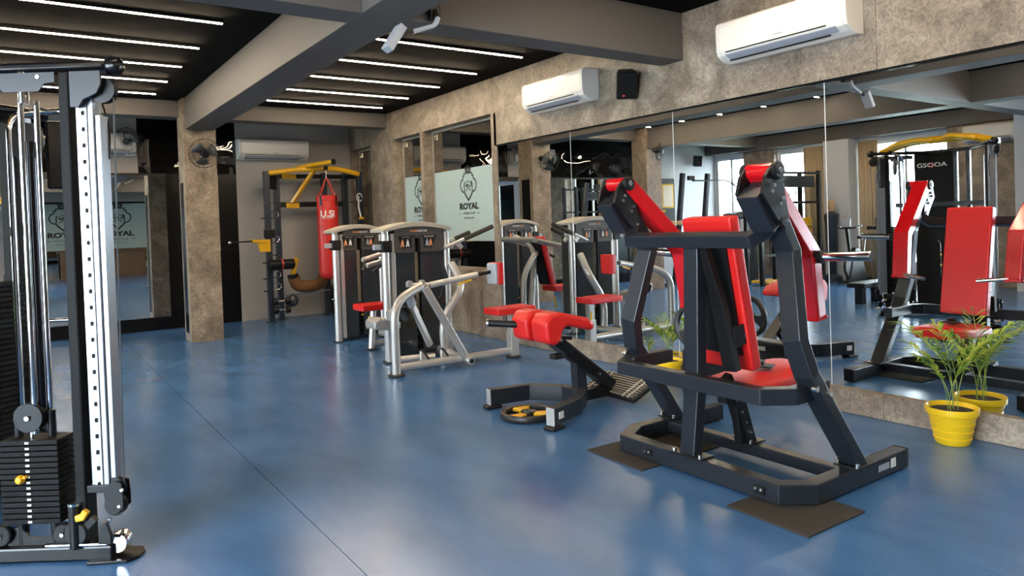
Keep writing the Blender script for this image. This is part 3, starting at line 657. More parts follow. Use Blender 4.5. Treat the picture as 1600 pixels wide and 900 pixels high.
# seat-level frame
PB('seat_frame', [(3.62, .60, .56), (3.25, .60, .56), (3.12, .52, .56), (3.12, -.50, .56), (3.24, -.60, .56), (3.52, -.60, .56)], .075, .085)
for k in (-1, 1):
    PB('upright', [(3.72, .65*k, .10), (3.32, .63*k, .66), (3.275, .60*k, .84), (3.36, .515*k, 1.30), (3.12, .53*k, 1.66)], .115, .07, 'graphite_paint', (1, 0, .3))
    MB().bb(3.62, 3.82, YC+.65*k-.07, YC+.65*k+.07, .115, .125).build('upright_flange', 'black_paint', pm, bevel=.002)
    for q in (-.055, .055): bolt(pm, (3.64, YC+.65*k+q, .135), (0, 0, 1), .012, .022)
    for x, z in ((3.42, .56), (3.30, .60)): bolt(pm, (x, YC+.66*k+.03*k, z), (0, 1, 0), .016, .03)
    # pivot head
    MB().prism([(3.02, 1.60), (3.05, 1.69), (3.115, 1.755), (3.165, 1.74), (3.20, 1.62), (3.235, 1.46), (3.20, 1.42), (3.13, 1.47)], (0, YC+.53*k+(.085 if k > 0 else -.065), 0), (1, 0, 0), (0, 0, 1), .02).build('pivot_plate', 'black_paint', pm, bevel=.003)
    MB().prism([(3.02, 1.60), (3.05, 1.69), (3.115, 1.755), (3.165, 1.74), (3.20, 1.62), (3.235, 1.46), (3.20, 1.42), (3.13, 1.47)], (0, YC+.53*k+(-.065 if k > 0 else .085), 0), (1, 0, 0), (0, 0, 1), .02).build('pivot_plate', 'black_paint', pm, bevel=.003)
    MB().bar([(3.04, YC+.53*k, 1.61), (3.17, YC+.53*k, 1.43)], .13, .10).build('pivot_block', 'graphite_paint', pm, bevel=.006)
    MB().tube([(3.13, YC+.53*k-.075, 1.715), (3.13, YC+.53*k+.075, 1.715)], .042, 20).build('pivot_roller', 'red_paint', pm, smooth=True)
    for q in (-1, 1):
        MB().disc((3.13, YC+.53*k+q*.095, 1.715), (0, 1, 0), .045, .028, 20).build('bearing', 'black_plastic', pm, smooth=True)
        MB().disc((3.13, YC+.53*k+q*.112, 1.715), (0, 1, 0), .017, .01, 12).build('bolt', 'steel_bolt', pm, smooth=True)
        for x, z in ((3.10, 1.64), (3.08, 1.61), (3.17, 1.575), (3.15, 1.545)): bolt(pm, (x, YC+.53*k+q*.09, z), (0, 1, 0), .011, .02)
        bolt(pm, (3.20, YC+.53*k+q*.09, 1.46), (0, 1, 0), .010, .015)
    # red lever arm
    la = PB('lever_arm', [(3.14, .50*k, 1.72), (3.62, .45*k, 1.275), (3.68, .44*k, .905)], .125, .10, 'red_paint', (0, 0, 1), .012)
    MB().bar([(3.68, YC+.44*k, .915), (3.682, YC+.44*k, .89)], .132, .108, (1, 0, 0)).build('arm_end', 'red_paint', la, bevel=.01)
    bolt(la, (3.60, YC+.45*k+.064*k, 1.27), (0, 1, 0), .02, .01, 'black_plastic')
    MB().tube([(3.64, YC+.44*k+.055*k, 1.25), (3.65, YC+.44*k+.36*k, 1.26)], .026, 18).build('weight_horn', 'chrome', la, smooth=True)
    MB().disc((3.64, YC+.44*k+.085*k, 1.25), (0, 1, 0), .036, .045, 20).build('horn_collar', 'black_plastic', la, smooth=True)
    MB().disc((3.65, YC+.44*k+.365*k, 1.26), (0, 1, 0), .03, .01, 18).build('horn_cap', 'chrome', la, smooth=True)
    MB().tube([(3.70, YC+.42*k, .925), (3.78, YC+.20*k, .90)], .017, 14).build('hand_grip', 'chrome', la, smooth=True)
# backrest
Rb = rot('Y', -11)
bc = V((3.44, YC+.0, 1.04))
o = MB(); rpad(o, bc, (.085, .36, .92), Rb); o.build('backrest', 'red_vinyl', pm, sub=2)
MB().box(bc+Rb@V((-.05, 0, .0)), (.018, .26, .72), R=Rb).build('backrest_board', 'black_plastic', pm)
MB().bar([(3.20, YC-.06, 1.33), (3.30, YC-.10, .98), (3.36, YC-.13, .60)], .09, .05, (1, 0, 0)).build('back_strut', 'matte_black', pm, bevel=.004)
MB().box((3.40, YC-.155, .80), (.10, .02, .12), R=Rb).build('strut_bracket', 'black_paint', pm, bevel=.003); bolt(pm, (3.43, YC-.168, .80), (0, 1, 0), .008, .01)
# seat with its post and lever
m = MB(); m.add([(x, YC+y*w_, z+dz) for x, w_, dz in ((3.46, .19, -.035), (3.62, .20, -.03), (3.9, .20, -.01), (4.06, .17, 0), (4.14, .11, -.005)) for y, z in ((-1, .455), (-1, .525), (-.55, .545), (.55, .545), (1, .525), (1, .455))],
    [(a*6+i, a*6+(i+1) % 6, a*6+6+(i+1) % 6, a*6+6+i) for a in range(4) for i in range(6)]+[(5, 4, 3, 2, 1, 0), (24, 25, 26, 27, 28, 29)])
m.build('seat', 'red_vinyl', pm, bevel=.025, seg=4)
MB().box((3.80, YC-.02, .550), (.10, .12, .012), rad(20)).build('seat_plate', 'black_plastic', pm, bevel=.003)
MB().bar([(3.76, YC-.03, .57), (3.82, YC-.0, .575)], .035, .022).build('seat_knob', 'black_plastic', pm, bevel=.006)
MB().bb(3.5, 3.95, YC-.06, YC+.06, .405, .44).build('seat_bracket', 'black_paint', pm, bevel=.004)
MB().bar([(3.50, YC-.03, .42), (3.64, YC-.01, .09)], .09, .07, (1, 0, 0)).build('seat_post', 'black_paint', pm, bevel=.005)
MB().bar([(3.40, YC-.05, .55), (3.52, YC-.03, .36), (3.56, YC-.02, .12)], .05, .06, (1, 0, 0)).build('seat_post_sleeve', 'matte_black', pm, bevel=.005)
for z in (.18, .25, .32, .39): bolt(pm, (3.60-.12*(z-.18)/.21, YC-.065, z), (0, 1, 0), .007, .01)
MB().bb(3.56, 3.72, YC-.08, YC+.08, .107, .116).build('post_flange', 'black_paint', pm, bevel=.002)
for q in (-.06, .06): bolt(pm, (3.60, YC+q, .125), (0, 0, 1), .011, .018)

# rubber mats
def mat_(c, d, rz, lab):
    o = MB().box((c[0], c[1], .005), (d[0], d[1], .010), rz).build('rubber_mat', 'rubber', None, bevel=.004); tag(o, lab, 'mat', 'rubber mats under the chest press')
    return o
mat_((3.17, 2.16), (.47, .47), rad(-1), 'black rubber mat sticking out under the nearest corner of the chest press')
mat_((3.13, 3.29), (.30, .5), rad(-1), 'black rubber mat under the left rear corner of the chest press')
mat_((3.62, 3.25), (.30, .42), rad(2), 'black rubber mat under the far end of the chest press cross bar')

# ================================================================== hyperextension bench
hy = thing('hyperextension_bench', 'black back-extension bench with red thigh pads and a slatted foot plate', 'gym bench', (3.7, 4.46, 0))
YH = 4.46
MB().bar([(3.08, YH+.40, .095), (3.43, YH+.33, .095), (3.62, YH+.10, .095), (3.62, YH-.12, .095), (3.43, YH-.28, .095), (3.09, YH-.40, .095)], .075, .125).build('u_base', 'graphite_paint', hy, bevel=.004)
for k, x in ((1, 3.08), (-1, 3.09)):
    MB().bar([(x, YH+.40*k, .095), (x-.006, YH+.401*k, .095)], .078, .128).build('end_cap', 'silver_paint', hy, bevel=.002)
    MB().box((x+.03, YH+.40*k, .014), (.14, .10, .025), rad(-11*k)).build('foot_pad', 'black_plastic', hy, bevel=.01)
MB().box((3.17, YH-.424, .10), (.06, .004, .05), rad(19)).build('sticker', 'white_mark', hy)
MB().bar([(3.64, YH, .075), (3.99, YH, .075)], .08, .085).build('spine', 'black_paint', hy, bevel=.004)
MB().bar([(3.70, YH, .09), (3.69, YH, .36)], .08, .10, (1, 0, 0)).build('upright', 'graphite_paint', hy, bevel=.004)
MB().bar([(3.42, YH, .58), (4.02, YH, .12)], .13, .09).build('main_beam', 'black_paint', hy, bevel=.004)
MB().bar([(3.33, YH, .60), (3.60, YH-.0, .56)], .10, .03).build('pad_plate', 'graphite_paint', hy, bevel=.004)
MB().bar([(3.56, YH-.04, .46), (3.82, YH-.04, .26)], .09, .075).build('slider', 'matte_black', hy, bevel=.006)
MB().bb(3.38, 3.48, YH-.10, YH-.02, .42, .46).build('adjuster', 'black_plastic', hy, bevel=.012)
for x, z in ((3.62, .43), (3.80, .29), (3.72, .30), (3.86, .24)): bolt(hy, (x, YH-.068, z), (0, 1, 0), .010, .014)
for q, nm in ((.13, 'thigh_pad'), (-.13, 'thigh_pad')):
    m = MB(); sh = [(-.30, -.13), (-.32, .02), (-.27, .085), (-.18, .095), (.10, .025), (.17, -.03), (.15, -.085), (.06, -.06), (-.10, -.02), (-.15, -.05), (-.17, -.13), (-.22, -.16)]
    m.prism(sh, (3.52, YH+q+.105, .715), (1, 0, 0), (0, 0, 1), .21); m.build(nm, 'red_vinyl', hy, bevel=.03, seg=4)
MB().tube([(3.33, YH-.25, .60), (3.36, YH+.25, .60)], .012, 10).build('pad_rod', 'steel_bolt', hy, smooth=True)
MB().tube([(3.30, YH+.10, .685), (3.05, YH+.32, .705)], .028, 14).build('hand_roller', 'black_plastic', hy, smooth=True)
MB().disc((3.045, YH+.325, .705), (-.75, .66, 0), .03, .02, 14).build('roller_cap', 'steel_bolt', hy, smooth=True)
# foot plate: tilted board with slats
fp = V((4.13, YH+.0, .085)); Rf = rot('Y', -22)
ft = MB().box(fp, (.30, .64, .03), R=Rf).build('foot_plate', 'black_plastic', hy, bevel=.012)
for i in range(9):
    MB().box(fp+Rf@V((-.12+i*.03, 0, .02)), (.012, .60, .012), R=Rf).build('slat', 'grid_grey', ft)
for q in (-.24, -.18, .18, .24): MB().box(fp+Rf@V((0, q, .024)), (.27, .008, .014), R=Rf).build('tread_line', 'cap_beige', ft)
# low plate stand by the mirror, mostly hidden by the chest press
st = thing('plate_stand', 'low black plate stand with peg beside the mirror behind the chest press', 'stand', (4.68, 3.95, 0))
MB().bb(4.58, 4.76, 3.68, 4.16, .16, .38).build('box_beam', 'black_paint', st, bevel=.02)
for y in (3.74, 4.10): MB().bb(4.56, 4.78, y-.04, y+.04, 0, .16).build('foot', 'black_paint', st, bevel=.006)
MB().bb(4.762, 4.766, 3.88, 3.98, .30, .335).build('name_badge', 'cap_beige', st)
MB().bar([(4.66, 3.73, .38), (4.64, 3.70, .52)], .06, .05, (1, 0, 0)).build('peg_post', 'grid_grey', st, bevel=.004)
MB().tube([(4.64, 3.64, .53), (4.64, 3.79, .53)], .03, 16).build('peg', 'cap_beige', st, smooth=True)

def plate(c, ax, r, lab, face='yellow_paint', th=.05):
    c = V(c); ax = V(ax).normalized(); t = thing('weight_plate', lab, 'weight plate', c, 'weight plates')
    MB().lathe([(r*.80, -th*.36), (r*.86, -th*.5), (r*.97, -th*.45), (r, -th*.2), (r, th*.2), (r*.97, th*.45), (r*.86, th*.5), (r*.80, th*.36), (r*.80, -th*.36)], c, ax, 40, False).build('rim', 'plate_rubber', t, smooth=True)
    a = ax.orthogonal().normalized(); b = ax.cross(a)
    for k in range(3):
        A = k*2*PI/3+.5; d = a*math.cos(A)+b*math.sin(A); e = ax.cross(d)
        MB().prism([(r*.18, -r*.13), (r*.55, -r*.20), (r*.84, -r*.42), (r*.84, r*.42), (r*.55, r*.20), (r*.18, r*.13)], c-ax*(th*.28), d, e, th*.56).build('spoke', face, t, bevel=.006)
    MB().lathe([(r*.11, -th*.4), (r*.27, -th*.4), (r*.27, th*.42), (r*.11, th*.42), (r*.11, -th*.4)], c, ax, 24, False).build('hub', face if face != 'yellow_paint' else 'plate_rubber', t, smooth=True)
    MB().lathe([(r*.11, -th*.43), (r*.15, -th*.43), (r*.15, th*.45), (r*.11, th*.45), (r*.11, -th*.43)], c, ax, 20, False).build('hub_ring', 'steel_bolt', t, smooth=True)
    return t
plate((3.17, 4.45, .0275), (0, 0, 1), .215, 'black and gold grip plate lying on the floor inside the bench base')
plate((4.67, 4.10, .575), (.97, .1, -.05), .19, 'black grip plate standing on the plate stand near the mirror', 'plate_rubber')

# ================================================================== potted palms
def frond(o, d, L, seed, nl=9):
    rnd = random.Random(seed); o = V(o); d = V(d); z = V((0, 0, 1)); pts = []
    for i in range(9):
        q = i/8; pts.append(o+z*(L*(q-.16*q*q))+d*(L*.42*q**2.4))
    m = MB(); m.tube(pts, .0022, 5); sd = d.cross(z).normalized()
    def lf(p, dirv, ln, w_):
        n = dirv.cross(z); n = n.normalized() if n.length > .01 else sd; a = p; b = p+dirv*ln*.45+z*ln*.05; c = p+dirv*ln+z*(-ln*.28)
        m.add([a, b-n*w_, b+n*w_, c, b+V((0, 0, -.004))], [(0, 1, 4), (0, 4, 2), (1, 3, 4), (4, 3, 2)])
    for k in range(nl):
        q = .55+.45*k/(nl-1); i = min(int(q*8), 7); p = pts[i].lerp(pts[i+1], q*8-i); tg = (pts[i+1]-pts[i]).normalized()
        for s in (-1, 1):
            dv = (tg*.75+sd*s*rnd.uniform(.55, .9)+z*rnd.uniform(-.1, .25)).normalized(); lf(p, dv, L*rnd.uniform(.26, .38), .0115)
    lf(pts[-1], (pts[-1]-pts[-2]).normalized(), L*.3, .006)
    for q in m.v: q.x = min(q.x, XR-.02-.0)
    return m
def palm(c, R, h, fr, lab, seed, rings=True):
    c = V(c); t = thing('potted_palm', lab, 'potted plant', c, 'palms in yellow pots')
    pr = [(0, 0), (R*.60, 0), (R*.64, .006)]
    for k in range(4):
        q0, q1 = (k+.0)/4, (k+.9)/4; pr += [(R*(.64+.24*q0)+.002, h*.80*q0+.01), (R*(.64+.24*q1)+.004, h*.80*q1), (R*(.64+.24*q1)-.001, h*.80*q1+.004)]
    pr += [(R*.90, h*.82), (R*.98, h*.83), (R, h*.90), (R, h), (R*.95, h), (R*.88, h*.9), (R*.85, h*.86), (0, h*.86)]
    MB().lathe(pr, c, (0, 0, 1), 36, False).build('pot', 'yellow_pot', t, smooth=True)
    MB().lathe([(R*.86, h*.80), (R*.86, h*.885), (R*.5, h*.90), (0, h*.91)], c, (0, 0, 1), 24).build('soil', 'soil', t, smooth=True)
    rnd = random.Random(seed)
    for i, (a, L, dx) in enumerate(fr):
        o_ = c+V((dx*R, rnd.uniform(-.2, .2)*R, h*.88)); frond(o_, (math.cos(a), math.sin(a), 0), L, seed*31+i).build('frond', 'leaf', t)
    return t
palm((4.845, 2.15, 0), .152, .235, [(rad(140), .40, -.35), (rad(100), .46, -.3), (rad(150), .62, .05), (rad(250), .56, .2), (rad(40), .58, .2), (rad(-60), .62, .15), (rad(190), .50, .1), (rad(300), .42, .1)], 'leafy palm in a ribbed yellow pot beside the stone ledge at right', 3)
palm((4.84, 4.55, 0), .125, .20, [(rad(120), .42, .0), (rad(200), .36, .2), (rad(60), .45, .1), (rad(0), .38, -.1), (rad(270), .40, .2), (rad(160), .46, .1)], 'bushy small palm in a yellow pot behind the chest press frame', 5)
palm((4.87, 4.86, 0), .10, .17, [(rad(150), .22, .0), (rad(220), .26, .2), (rad(20), .18, .1)], 'young sparse plant in a small yellow pot near the mirror', 9)

# ================================================================== silver selectorised machines
def tower(par, x0, x1, yf, h, dep=.34, handle=True):
    xc = (x0+x1)/2; W_ = x1-x0; yb = yf+dep
    for x in (x0+.05, x1-.04):
        MB().tube([(x, yf+.06, 0), (x, yf+.06, h-.09)], .045, 16).build('post', 'silver_paint', par, smooth=True)
        MB().disc((x, yf+.06, .008), (0, 0, 1), .075, .016, 20).build('foot_disc', 'rubber', par, smooth=True)
    MB().bb(x0+.105, x0+.15, yf+.02, yf+.05, .05, h-.09).build('edge_strip', 'silver_paint', par, bevel=.004)
    a, b = x0+.15, x1-.09
    sl0, sl1 = xc-.035, xc+.04
    MB().bb(a, sl0, yf+.03, yf+.05, .06, h-.345).build('shroud_panel', 'tower_glass', par, bevel=.003)
    MB().bb(sl1, b, yf+.03, yf+.05, .06, h-.345).build('shroud_panel', 'tower_glass', par, bevel=.003)
    MB().bb(a, b, yf+.12, yb, .03, h-.1).build('shroud_box', 'tower_grey', par, bevel=.01)
    MB().bb(sl0, sl1, yf+.105, yf+.118, .5, h-.345).build('slot_strip', 'cap_beige', par)
    MB().tube([(xc-.045, yf+.09, .08), (xc-.045, yf+.09, h-.345)], .008, 8).build('guide_rod', 'chrome', par)
    for k in range(12): MB().bb(sl0+.005, sl1-.005, yf+.07, yf+.10, .10+k*.032, .125+k*.032).build('stack_plate', 'matte_black', par)
    MB().lathe([(0, -.02), (.012, -.016), (.014, .01), (0, .012)], (xc+.03, yf+.06, .33), (0, 1, 0), 12).build('selector_knob', 'yellow_paint', par, smooth=True)
    # header with slot
    hd = MB(); hd.bb(a-.01, sl0, yf+.015, yf+.115, h-.345, h-.07); hd.bb(sl1, b+.005, yf+.015, yf+.115, h-.345, h-.07); hd.bb(sl0, sl1, yf+.015, yf+.115, h-.185, h-.07)
    hd = hd.build('header', 'tower_header', par)
    MB().bb(sl0, sl1, yf+.10, yf+.112, h-.345, h-.185).build('slot_back', 'matte_black', hd)
    yl = yf+.012
    for s in (-1, 1):
        o_ = (xc, yl+.002, 0); p1 = [(s*.075, h-.295), (s*.075, h-.19), (s*.05, h-.165), (s*.02, h-.165), (s*.02, h-.155), (s*.245, h-.155), (s*.19, h-.295)]
        if s < 0: p1 = p1[::-1]
        MB().prism(p1, o_, (1, 0, 0), (0, 0, 1), .003).build('instruction_label', 'black_plastic', hd)
        text('lettering', 'CHEST PRESS' if s < 0 else 'MUSCLES USED', .018, 'grey_plastic' if s < 0 else 'white_mark', hd, (xc+s*.145, yl-.003, h-.172), (1, 0, 0), (0, 0, 1), .0008)
        for q, mm in (((.12, 'grey_plastic'), (.165, 'orange_mark')) if s > 0 else ((.19, 'orange_mark'), (.125, 'white_mark'))):
            xx = xc+s*q; zz = h-.24
            m = MB(); m.disc((xx, yl-.002, zz+.035), (0, 1, 0), .008, .002, 10)
            m.prism([(-.012, .025), (.012, .025), (.016, -.01), (.022, -.04), (.01, -.04), (0, -.012), (-.01, -.04), (-.022, -.04), (-.016, -.01)][::-1], (xx, yl-.001, zz), (1, 0, 0), (0, 0, 1), .002); m.build('pictogram', mm, hd)
    text('lettering', 'FITNESS', .026, 'orange_mark', hd, (xc-.045, yl-.002, h-.105), (1, 0, 0), (0, 0, 1), .001, bold=.0006)
    text('lettering', 'ONE.COM', .026, 'white_mark', hd, (xc+.06, yl-.002, h-.105), (1, 0, 0), (0, 0, 1), .001, bold=.0006)
    # arched cap
    n = 16; up_ = [(x0+W_*i/n, h-.075+.075*math.sin(PI*i/n)) for i in range(n+1)]
    pts = up_+[(x, z-.035-.02*math.sin(PI*i/n)) for i, (x, z) in reversed(list(enumerate(up_)))]
    MB().prism(pts, (0, yf-.01, 0), (1, 0, 0), (0, 0, 1), -(dep+.02)).build('top_cap', 'cap_beige', par, bevel=.006)
    fill = [(x, z-.05) for x, z in up_]+[(x1-.03, h-.11), (x0+.03, h-.11)]
    MB().prism(fill, (0, yf+.02, 0), (1, 0, 0), (0, 0, 1), -(dep-.05)).build('cap_filler', 'tower_header', par)
    if handle:
        MB().bb(x0-.09, x0+.02, yf+.03, yf+.09, h-.30, h-.24).build('bottle_holder', 'grey_plastic', par, bevel=.006)
        MB().bb(x0-.01, x0+.11, yf+.0, yf+.12, h-.33, h-.20).build('holder_clamp', 'black_plastic', par, bevel=.01)
def seatpad(par, nm, c, d, R=None, m='red_vinyl'):
    o = MB(); rpad(o, c, d, R); return o.build(nm, m, par, sub=2)
def tb(par, nm, path, r, m='silver_paint', fr=0.0, n=14): return MB().tube(fillet(path, fr, 7) if fr else path, r, n).build(nm, m, par, smooth=True)

rw = thing('seated_row_machine', 'nearer silver seated row machine with grey weight tower, chest pad and red seat', 'gym machine', (3.8, 6.9, 0), 'silver weight-stack machines')
tower(rw, 3.285, 4.14, 7.237, 1.545)
tb(rw, 'front_arch', [(3.06, 6.54, 0), (3.06, 6.54, .74), (3.42, 6.62, .875)], .045, fr=.22)
MB().disc((3.06, 6.54, .01), (0, 0, 1), .085, .02, 22).build('foot_disc', 'rubber', rw, smooth=True)
tb(rw, 'base_tube', [(3.08, 6.56, .075), (4.46, 6.53, .075)], .042)
tb(rw, 'base_tube', [(3.24, 6.98, .075), (3.66, 6.84, .075)], .04)
tb(rw, 'base_tube', [(3.95, 7.25, .07), (3.82, 6.56, .07)], .045)
MB().bar([(3.44, 6.60, .86), (3.86, 6.50, .06)], .055, .08).build('diagonal_arm', 'silver_paint', rw, bevel=.012, seg=3)
MB().disc((3.875, 6.46, .055), (0, 1, 0), .045, .06, 18).build('arm_pivot', 'silver_paint', rw, smooth=True)
MB().disc((3.875, 6.425, .055), (0, 1, 0), .024, .012, 14).build('pivot_cap', 'black_plastic', rw, smooth=True)
MB().bar([(3.30, 6.72, .78), (3.62, 6.86, .20)], .05, .07).build('push_arm', 'silver_paint', rw, bevel=.012, seg=3)
MB().bar([(3.30, 6.70, .79), (3.37, 6.745, .66)], .065, .085).build('arm_sleeve', 'grey_plastic', rw, bevel=.01)
tb(rw, 'arm_shaft', [(3.28, 6.70, .885), (3.55, 6.60, .88)], .022)
for x, y in ((3.30, 6.66), (3.43, 6.64)): MB().disc((x, y, .90), (0, 1, 0), .035, .05, 16).build('bearing', 'silver_paint', rw, smooth=True)
MB().disc((3.27, 6.82, .58), (.35, -.93, 0), .085, .10, 22).build('counterweight', 'black_plastic', rw, smooth=True)
MB().disc((3.255, 6.775, .58), (.35, -.93, 0), .06, .012, 22).build('counterweight_cap', 'tower_grey', rw, smooth=True)
MB().bb(3.13, 3.30, 6.80, 6.90, .52, .62).build('counterweight_bracket', 'silver_paint', rw, bevel=.01)
for x, y in ((3.46, 6.70), (3.66, 6.62)):
    MB().prism([(-.05, -.0), (.05, -.02), (.075, -.01), (-.02, .15), (-.05, .16)], (x, y+.02, .03), (1, 0, 0), (0, 0, 1), .04).build('pedal', 'silver_paint', rw, bevel=.012, seg=3)
    MB().bar([(x-.03, y, .20), (x+.075, y, .05)], .05, .02, (1, 0, 0)).build('pedal_tread', 'rubber', rw, bevel=.006)
tb(rw, 'chest_pad_arm', [(3.50, 6.60, .875), (4.02, 6.49, .955)], .033)
tb(rw, 'chest_pad_rod', [(4.0, 6.495, .952), (4.18, 6.46, .975)], .02, 'black_plastic')
MB().bar([(3.80, 6.53, .865), (3.95, 6.50, .905)], .02, .02).build('yellow_lever', 'yellow_paint', rw, bevel=.004)
tb(rw, 'adjust_handle', [(3.70, 6.58, .93), (3.67, 6.60, 1.05)], .018, 'black_plastic')
tb(rw, 'cable_hose', [(3.50, 6.62, .84), (3.52, 6.66, .72), (3.66, 6.68, .70), (3.70, 6.66, .84)], .014, 'black_plastic', .06)
cp = seatpad(rw, 'chest_pad', (4.235, 6.45, .955), (.07, .2, .235))
MB().bb(4.165, 4.205, 6.36, 6.54, .84, 1.07).build('pad_backing', 'grey_plastic', rw, bevel=.02)
seatpad(rw, 'seat', (4.40, 6.45, .545), (.50, .30, .07))
MB().bb(4.435, 4.52, 6.49, 6.57, .02, .50).build('seat_post', 'silver_paint', rw, bevel=.01)
MB().bb(4.425, 4.53, 6.48, 6.58, .02, .30).build('post_sleeve', 'silver_paint', rw, bevel=.01)
MB().disc((4.477, 6.53, .01), (0, 0, 1), .085, .02, 22).build('foot_disc', 'rubber', rw, smooth=True)
MB().bar([(4.50, 6.475, .40), (4.53, 6.46, .30)], .02, .02).build('yellow_lever', 'yellow_paint', rw, bevel=.004)
tb(rw, 'back_arch', [(3.86, 6.98, .07), (3.84, 6.98, .45), (4.12, 6.95, .80), (4.08, 7.15, 1.05)], .045, fr=.2)
for dy, L in ((0, 1.0), (.22, .72)):
    a, b = V((3.98, 7.12+dy, 1.235)), V((4.60, 7.05+dy, 1.46)); q = a.lerp(b, .40)
    tb(rw, 'row_arm', [a, q], .022); tb(rw, 'hand_grip', [q, a.lerp(b, L)], .027, 'rubber')
    MB().bar([a.lerp(b, .26), a.lerp(b, .26)+V((.06, 0, -.07))], .03, .05).build('arm_bracket', 'silver_paint', rw, bevel=.006)
# moulded silver housing on the near side with two legs
MB().prism([(0, .42), (0, .50), (.06, .535), (.30, .50), (.30, .40), (.26, .385)], (3.04, 7.24, 0), (1, 0, 0), (0, 0, 1), .26).build('foot_rest_housing', 'silver_paint', rw, bevel=.02, seg=3)
tb(rw, 'housing_leg', [(3.30, 7.20, .02), (3.28, 7.18, .42)], .035)
MB().disc((3.30, 7.20, .01), (0, 0, 1), .06, .02, 18).build('foot_disc', 'rubber', rw, smooth=True)

sp = thing('shoulder_press_machine', 'farther silver press machine with grey weight tower, red backrest and red seat', 'gym machine', (3.75, 8.6, 0), 'silver weight-stack machines')
tower(sp, 3.374, 4.10, 8.98, 1.545)
seatpad(sp, 'seat', (3.58, 8.21, .525), (.44, .32, .075))
seatpad(sp, 'backrest', (3.90, 8.21, .93), (.08, .30, .72), rot('Y', 14))
MB().box((3.955, 8.21, .92), (.03, .22, .66), R=rot('Y', 14)).build('backrest_board', 'black_plastic', sp)
tb(sp, 'seat_leg', [(3.50, 8.16, .02), (3.56, 8.2, .48)], .04); MB().disc((3.50, 8.16, .01), (0, 0, 1), .07, .02, 18).build('foot_disc', 'rubber', sp, smooth=True)
MB().bar([(3.46, 8.10, .42), (3.42, 8.07, .28)], .022, .022).build('yellow_lever', 'yellow_paint', sp, bevel=.004)
MB().bar([(3.82, 8.06, .42), (3.80, 8.05, .26)], .022, .022).build('yellow_lever', 'yellow_paint', sp, bevel=.004)
tb(sp, 'main_frame', [(4.16, 8.21, .03), (4.10, 8.21, .5), (4.0, 8.25, 1.15), (4.1, 8.6, 1.28)], .045, fr=.2)
tb(sp, 'side_frame', [(4.42, 8.0, .03), (4.40, 8.0, .75), (4.2, 8.05, 1.0), (3.98, 8.22, 1.05)], .04, fr=.15)
tb(sp, 'base_tube', [(3.50, 8.18, .07), (4.3, 8.22, .07)], .04); tb(sp, 'base_tube', [(4.16, 8.22, .07), (4.0, 9.0, .07)], .04)
for k in (-1, 1):
    y = 8.30+.30*k
    tb(sp, 'press_arm', [(4.25, y, 1.25), (3.62, y-.03, 1.09)], .03); tb(sp, 'hand_grip', [(3.66, y-.02, 1.09), (3.52, y-.14*k-.05, .955)], .02, 'black_plastic')
    MB().disc((3.62, y-.03, 1.085), (0, 1, 0), .036, .05, 16).build('arm_joint', 'silver_paint', sp, smooth=True)
tb(sp, 'arm_axle', [(4.25, 7.92, 1.25), (4.25, 8.68, 1.25)], .04)
tb(sp, 'long_lever', [(4.22, 7.90, 1.24), (3.35, 7.86, 1.05)], .028)

# ================================================================== back corner: rack, bag, bits
rk = thing('pull_up_rack', 'dark blue training rack with yellow pull-up bars against the grey back wall', 'gym rack', (3.9, 12.0, 0))
def post(x, y, h=2.47):
    MB().bb(x-.045, x+.045, y-.045, y+.045, .012, h).build('post', 'navy_paint', rk, bevel=.004); MB().bb(x-.08, x+.08, y-.08, y+.08, 0, .012).build('foot_plate', 'navy_paint', rk, bevel=.003)
for x, y in ((3.36, 11.85), (3.60, 12.12), (4.42, 12.12), (4.94, 11.78), (4.80, 12.12)): post(x, y)
for z in (2.41, 1.93): MB().bar([(3.56, 12.12, z), (4.85, 12.12, z)], .06, .09 if z < 2 else .07).build('cross_bar', 'black_paint', rk, bevel=.004)
MB().bar([(3.36, 11.85, 2.30), (3.60, 12.12, 2.30)], .05, .24).build('side_plate', 'black_paint', rk, bevel=.004)
MB().bar([(4.94, 11.78, 2.40), (4.80, 12.12, 2.40)], .05, .08).build('side_plate', 'black_paint', rk, bevel=.004)
MB().bar([(3.36, 11.85, 1.95), (4.94, 11.78, 1.95)], .012, .012).build('tie_rod', 'black_paint', rk)
tb(rk, 'pull_up_bar', [(3.40, 11.84, 2.44), (3.85, 11.75, 2.50), (4.5, 11.70, 2.52), (4.92, 11.76, 2.43)], .042, 'yellow_paint', .2)
tb(rk, 'pull_up_bar', [(3.72, 12.1, 2.46), (3.95, 11.75, 2.55), (4.30, 11.35, 2.60)], .036, 'yellow_paint', .1)
MB().disc((4.315, 11.335, 2.60), (.6, -.7, .1), .05, .04, 16).build('bar_end', 'black_plastic', rk, smooth=True)
MB().bar([(4.12, 11.74, 2.48), (3.84, 12.08, 1.95)], .075, .05).build('brace', 'yellow_paint', rk, bevel=.004)
MB().bb(3.74, 3.96, 12.06, 12.09, 1.87, 1.97).build('brace_plate', 'yellow_paint', rk, bevel=.003)
MB().bb(3.68, 3.92, 12.04, 12.085, 2.36, 2.44).build('brace_plate', 'yellow_paint', rk, bevel=.003)
for z in (1.70, 1.30, .98, .72, .52):
    MB().tube([(3.40, 11.85, z+.12)]+[(3.45+.09*math.sin(a), 11.84, z+.06-(-.06)*math.cos(a)) for a in [k*PI/6 for k in range(1, 6)]]+[(3.40, 11.85, z)], .010, 6).build('storage_hook', 'chrome', rk, smooth=True)
    tb(rk, 'peg', [(3.31, 11.83, z), (3.24, 11.80, z)], .010, 'black_plastic')
MB().bar([(3.34, 11.78, 1.33), (3.06, 11.70, 1.34)], .07, .05).build('landmine_arm', 'yellow_paint', rk, bevel=.006)
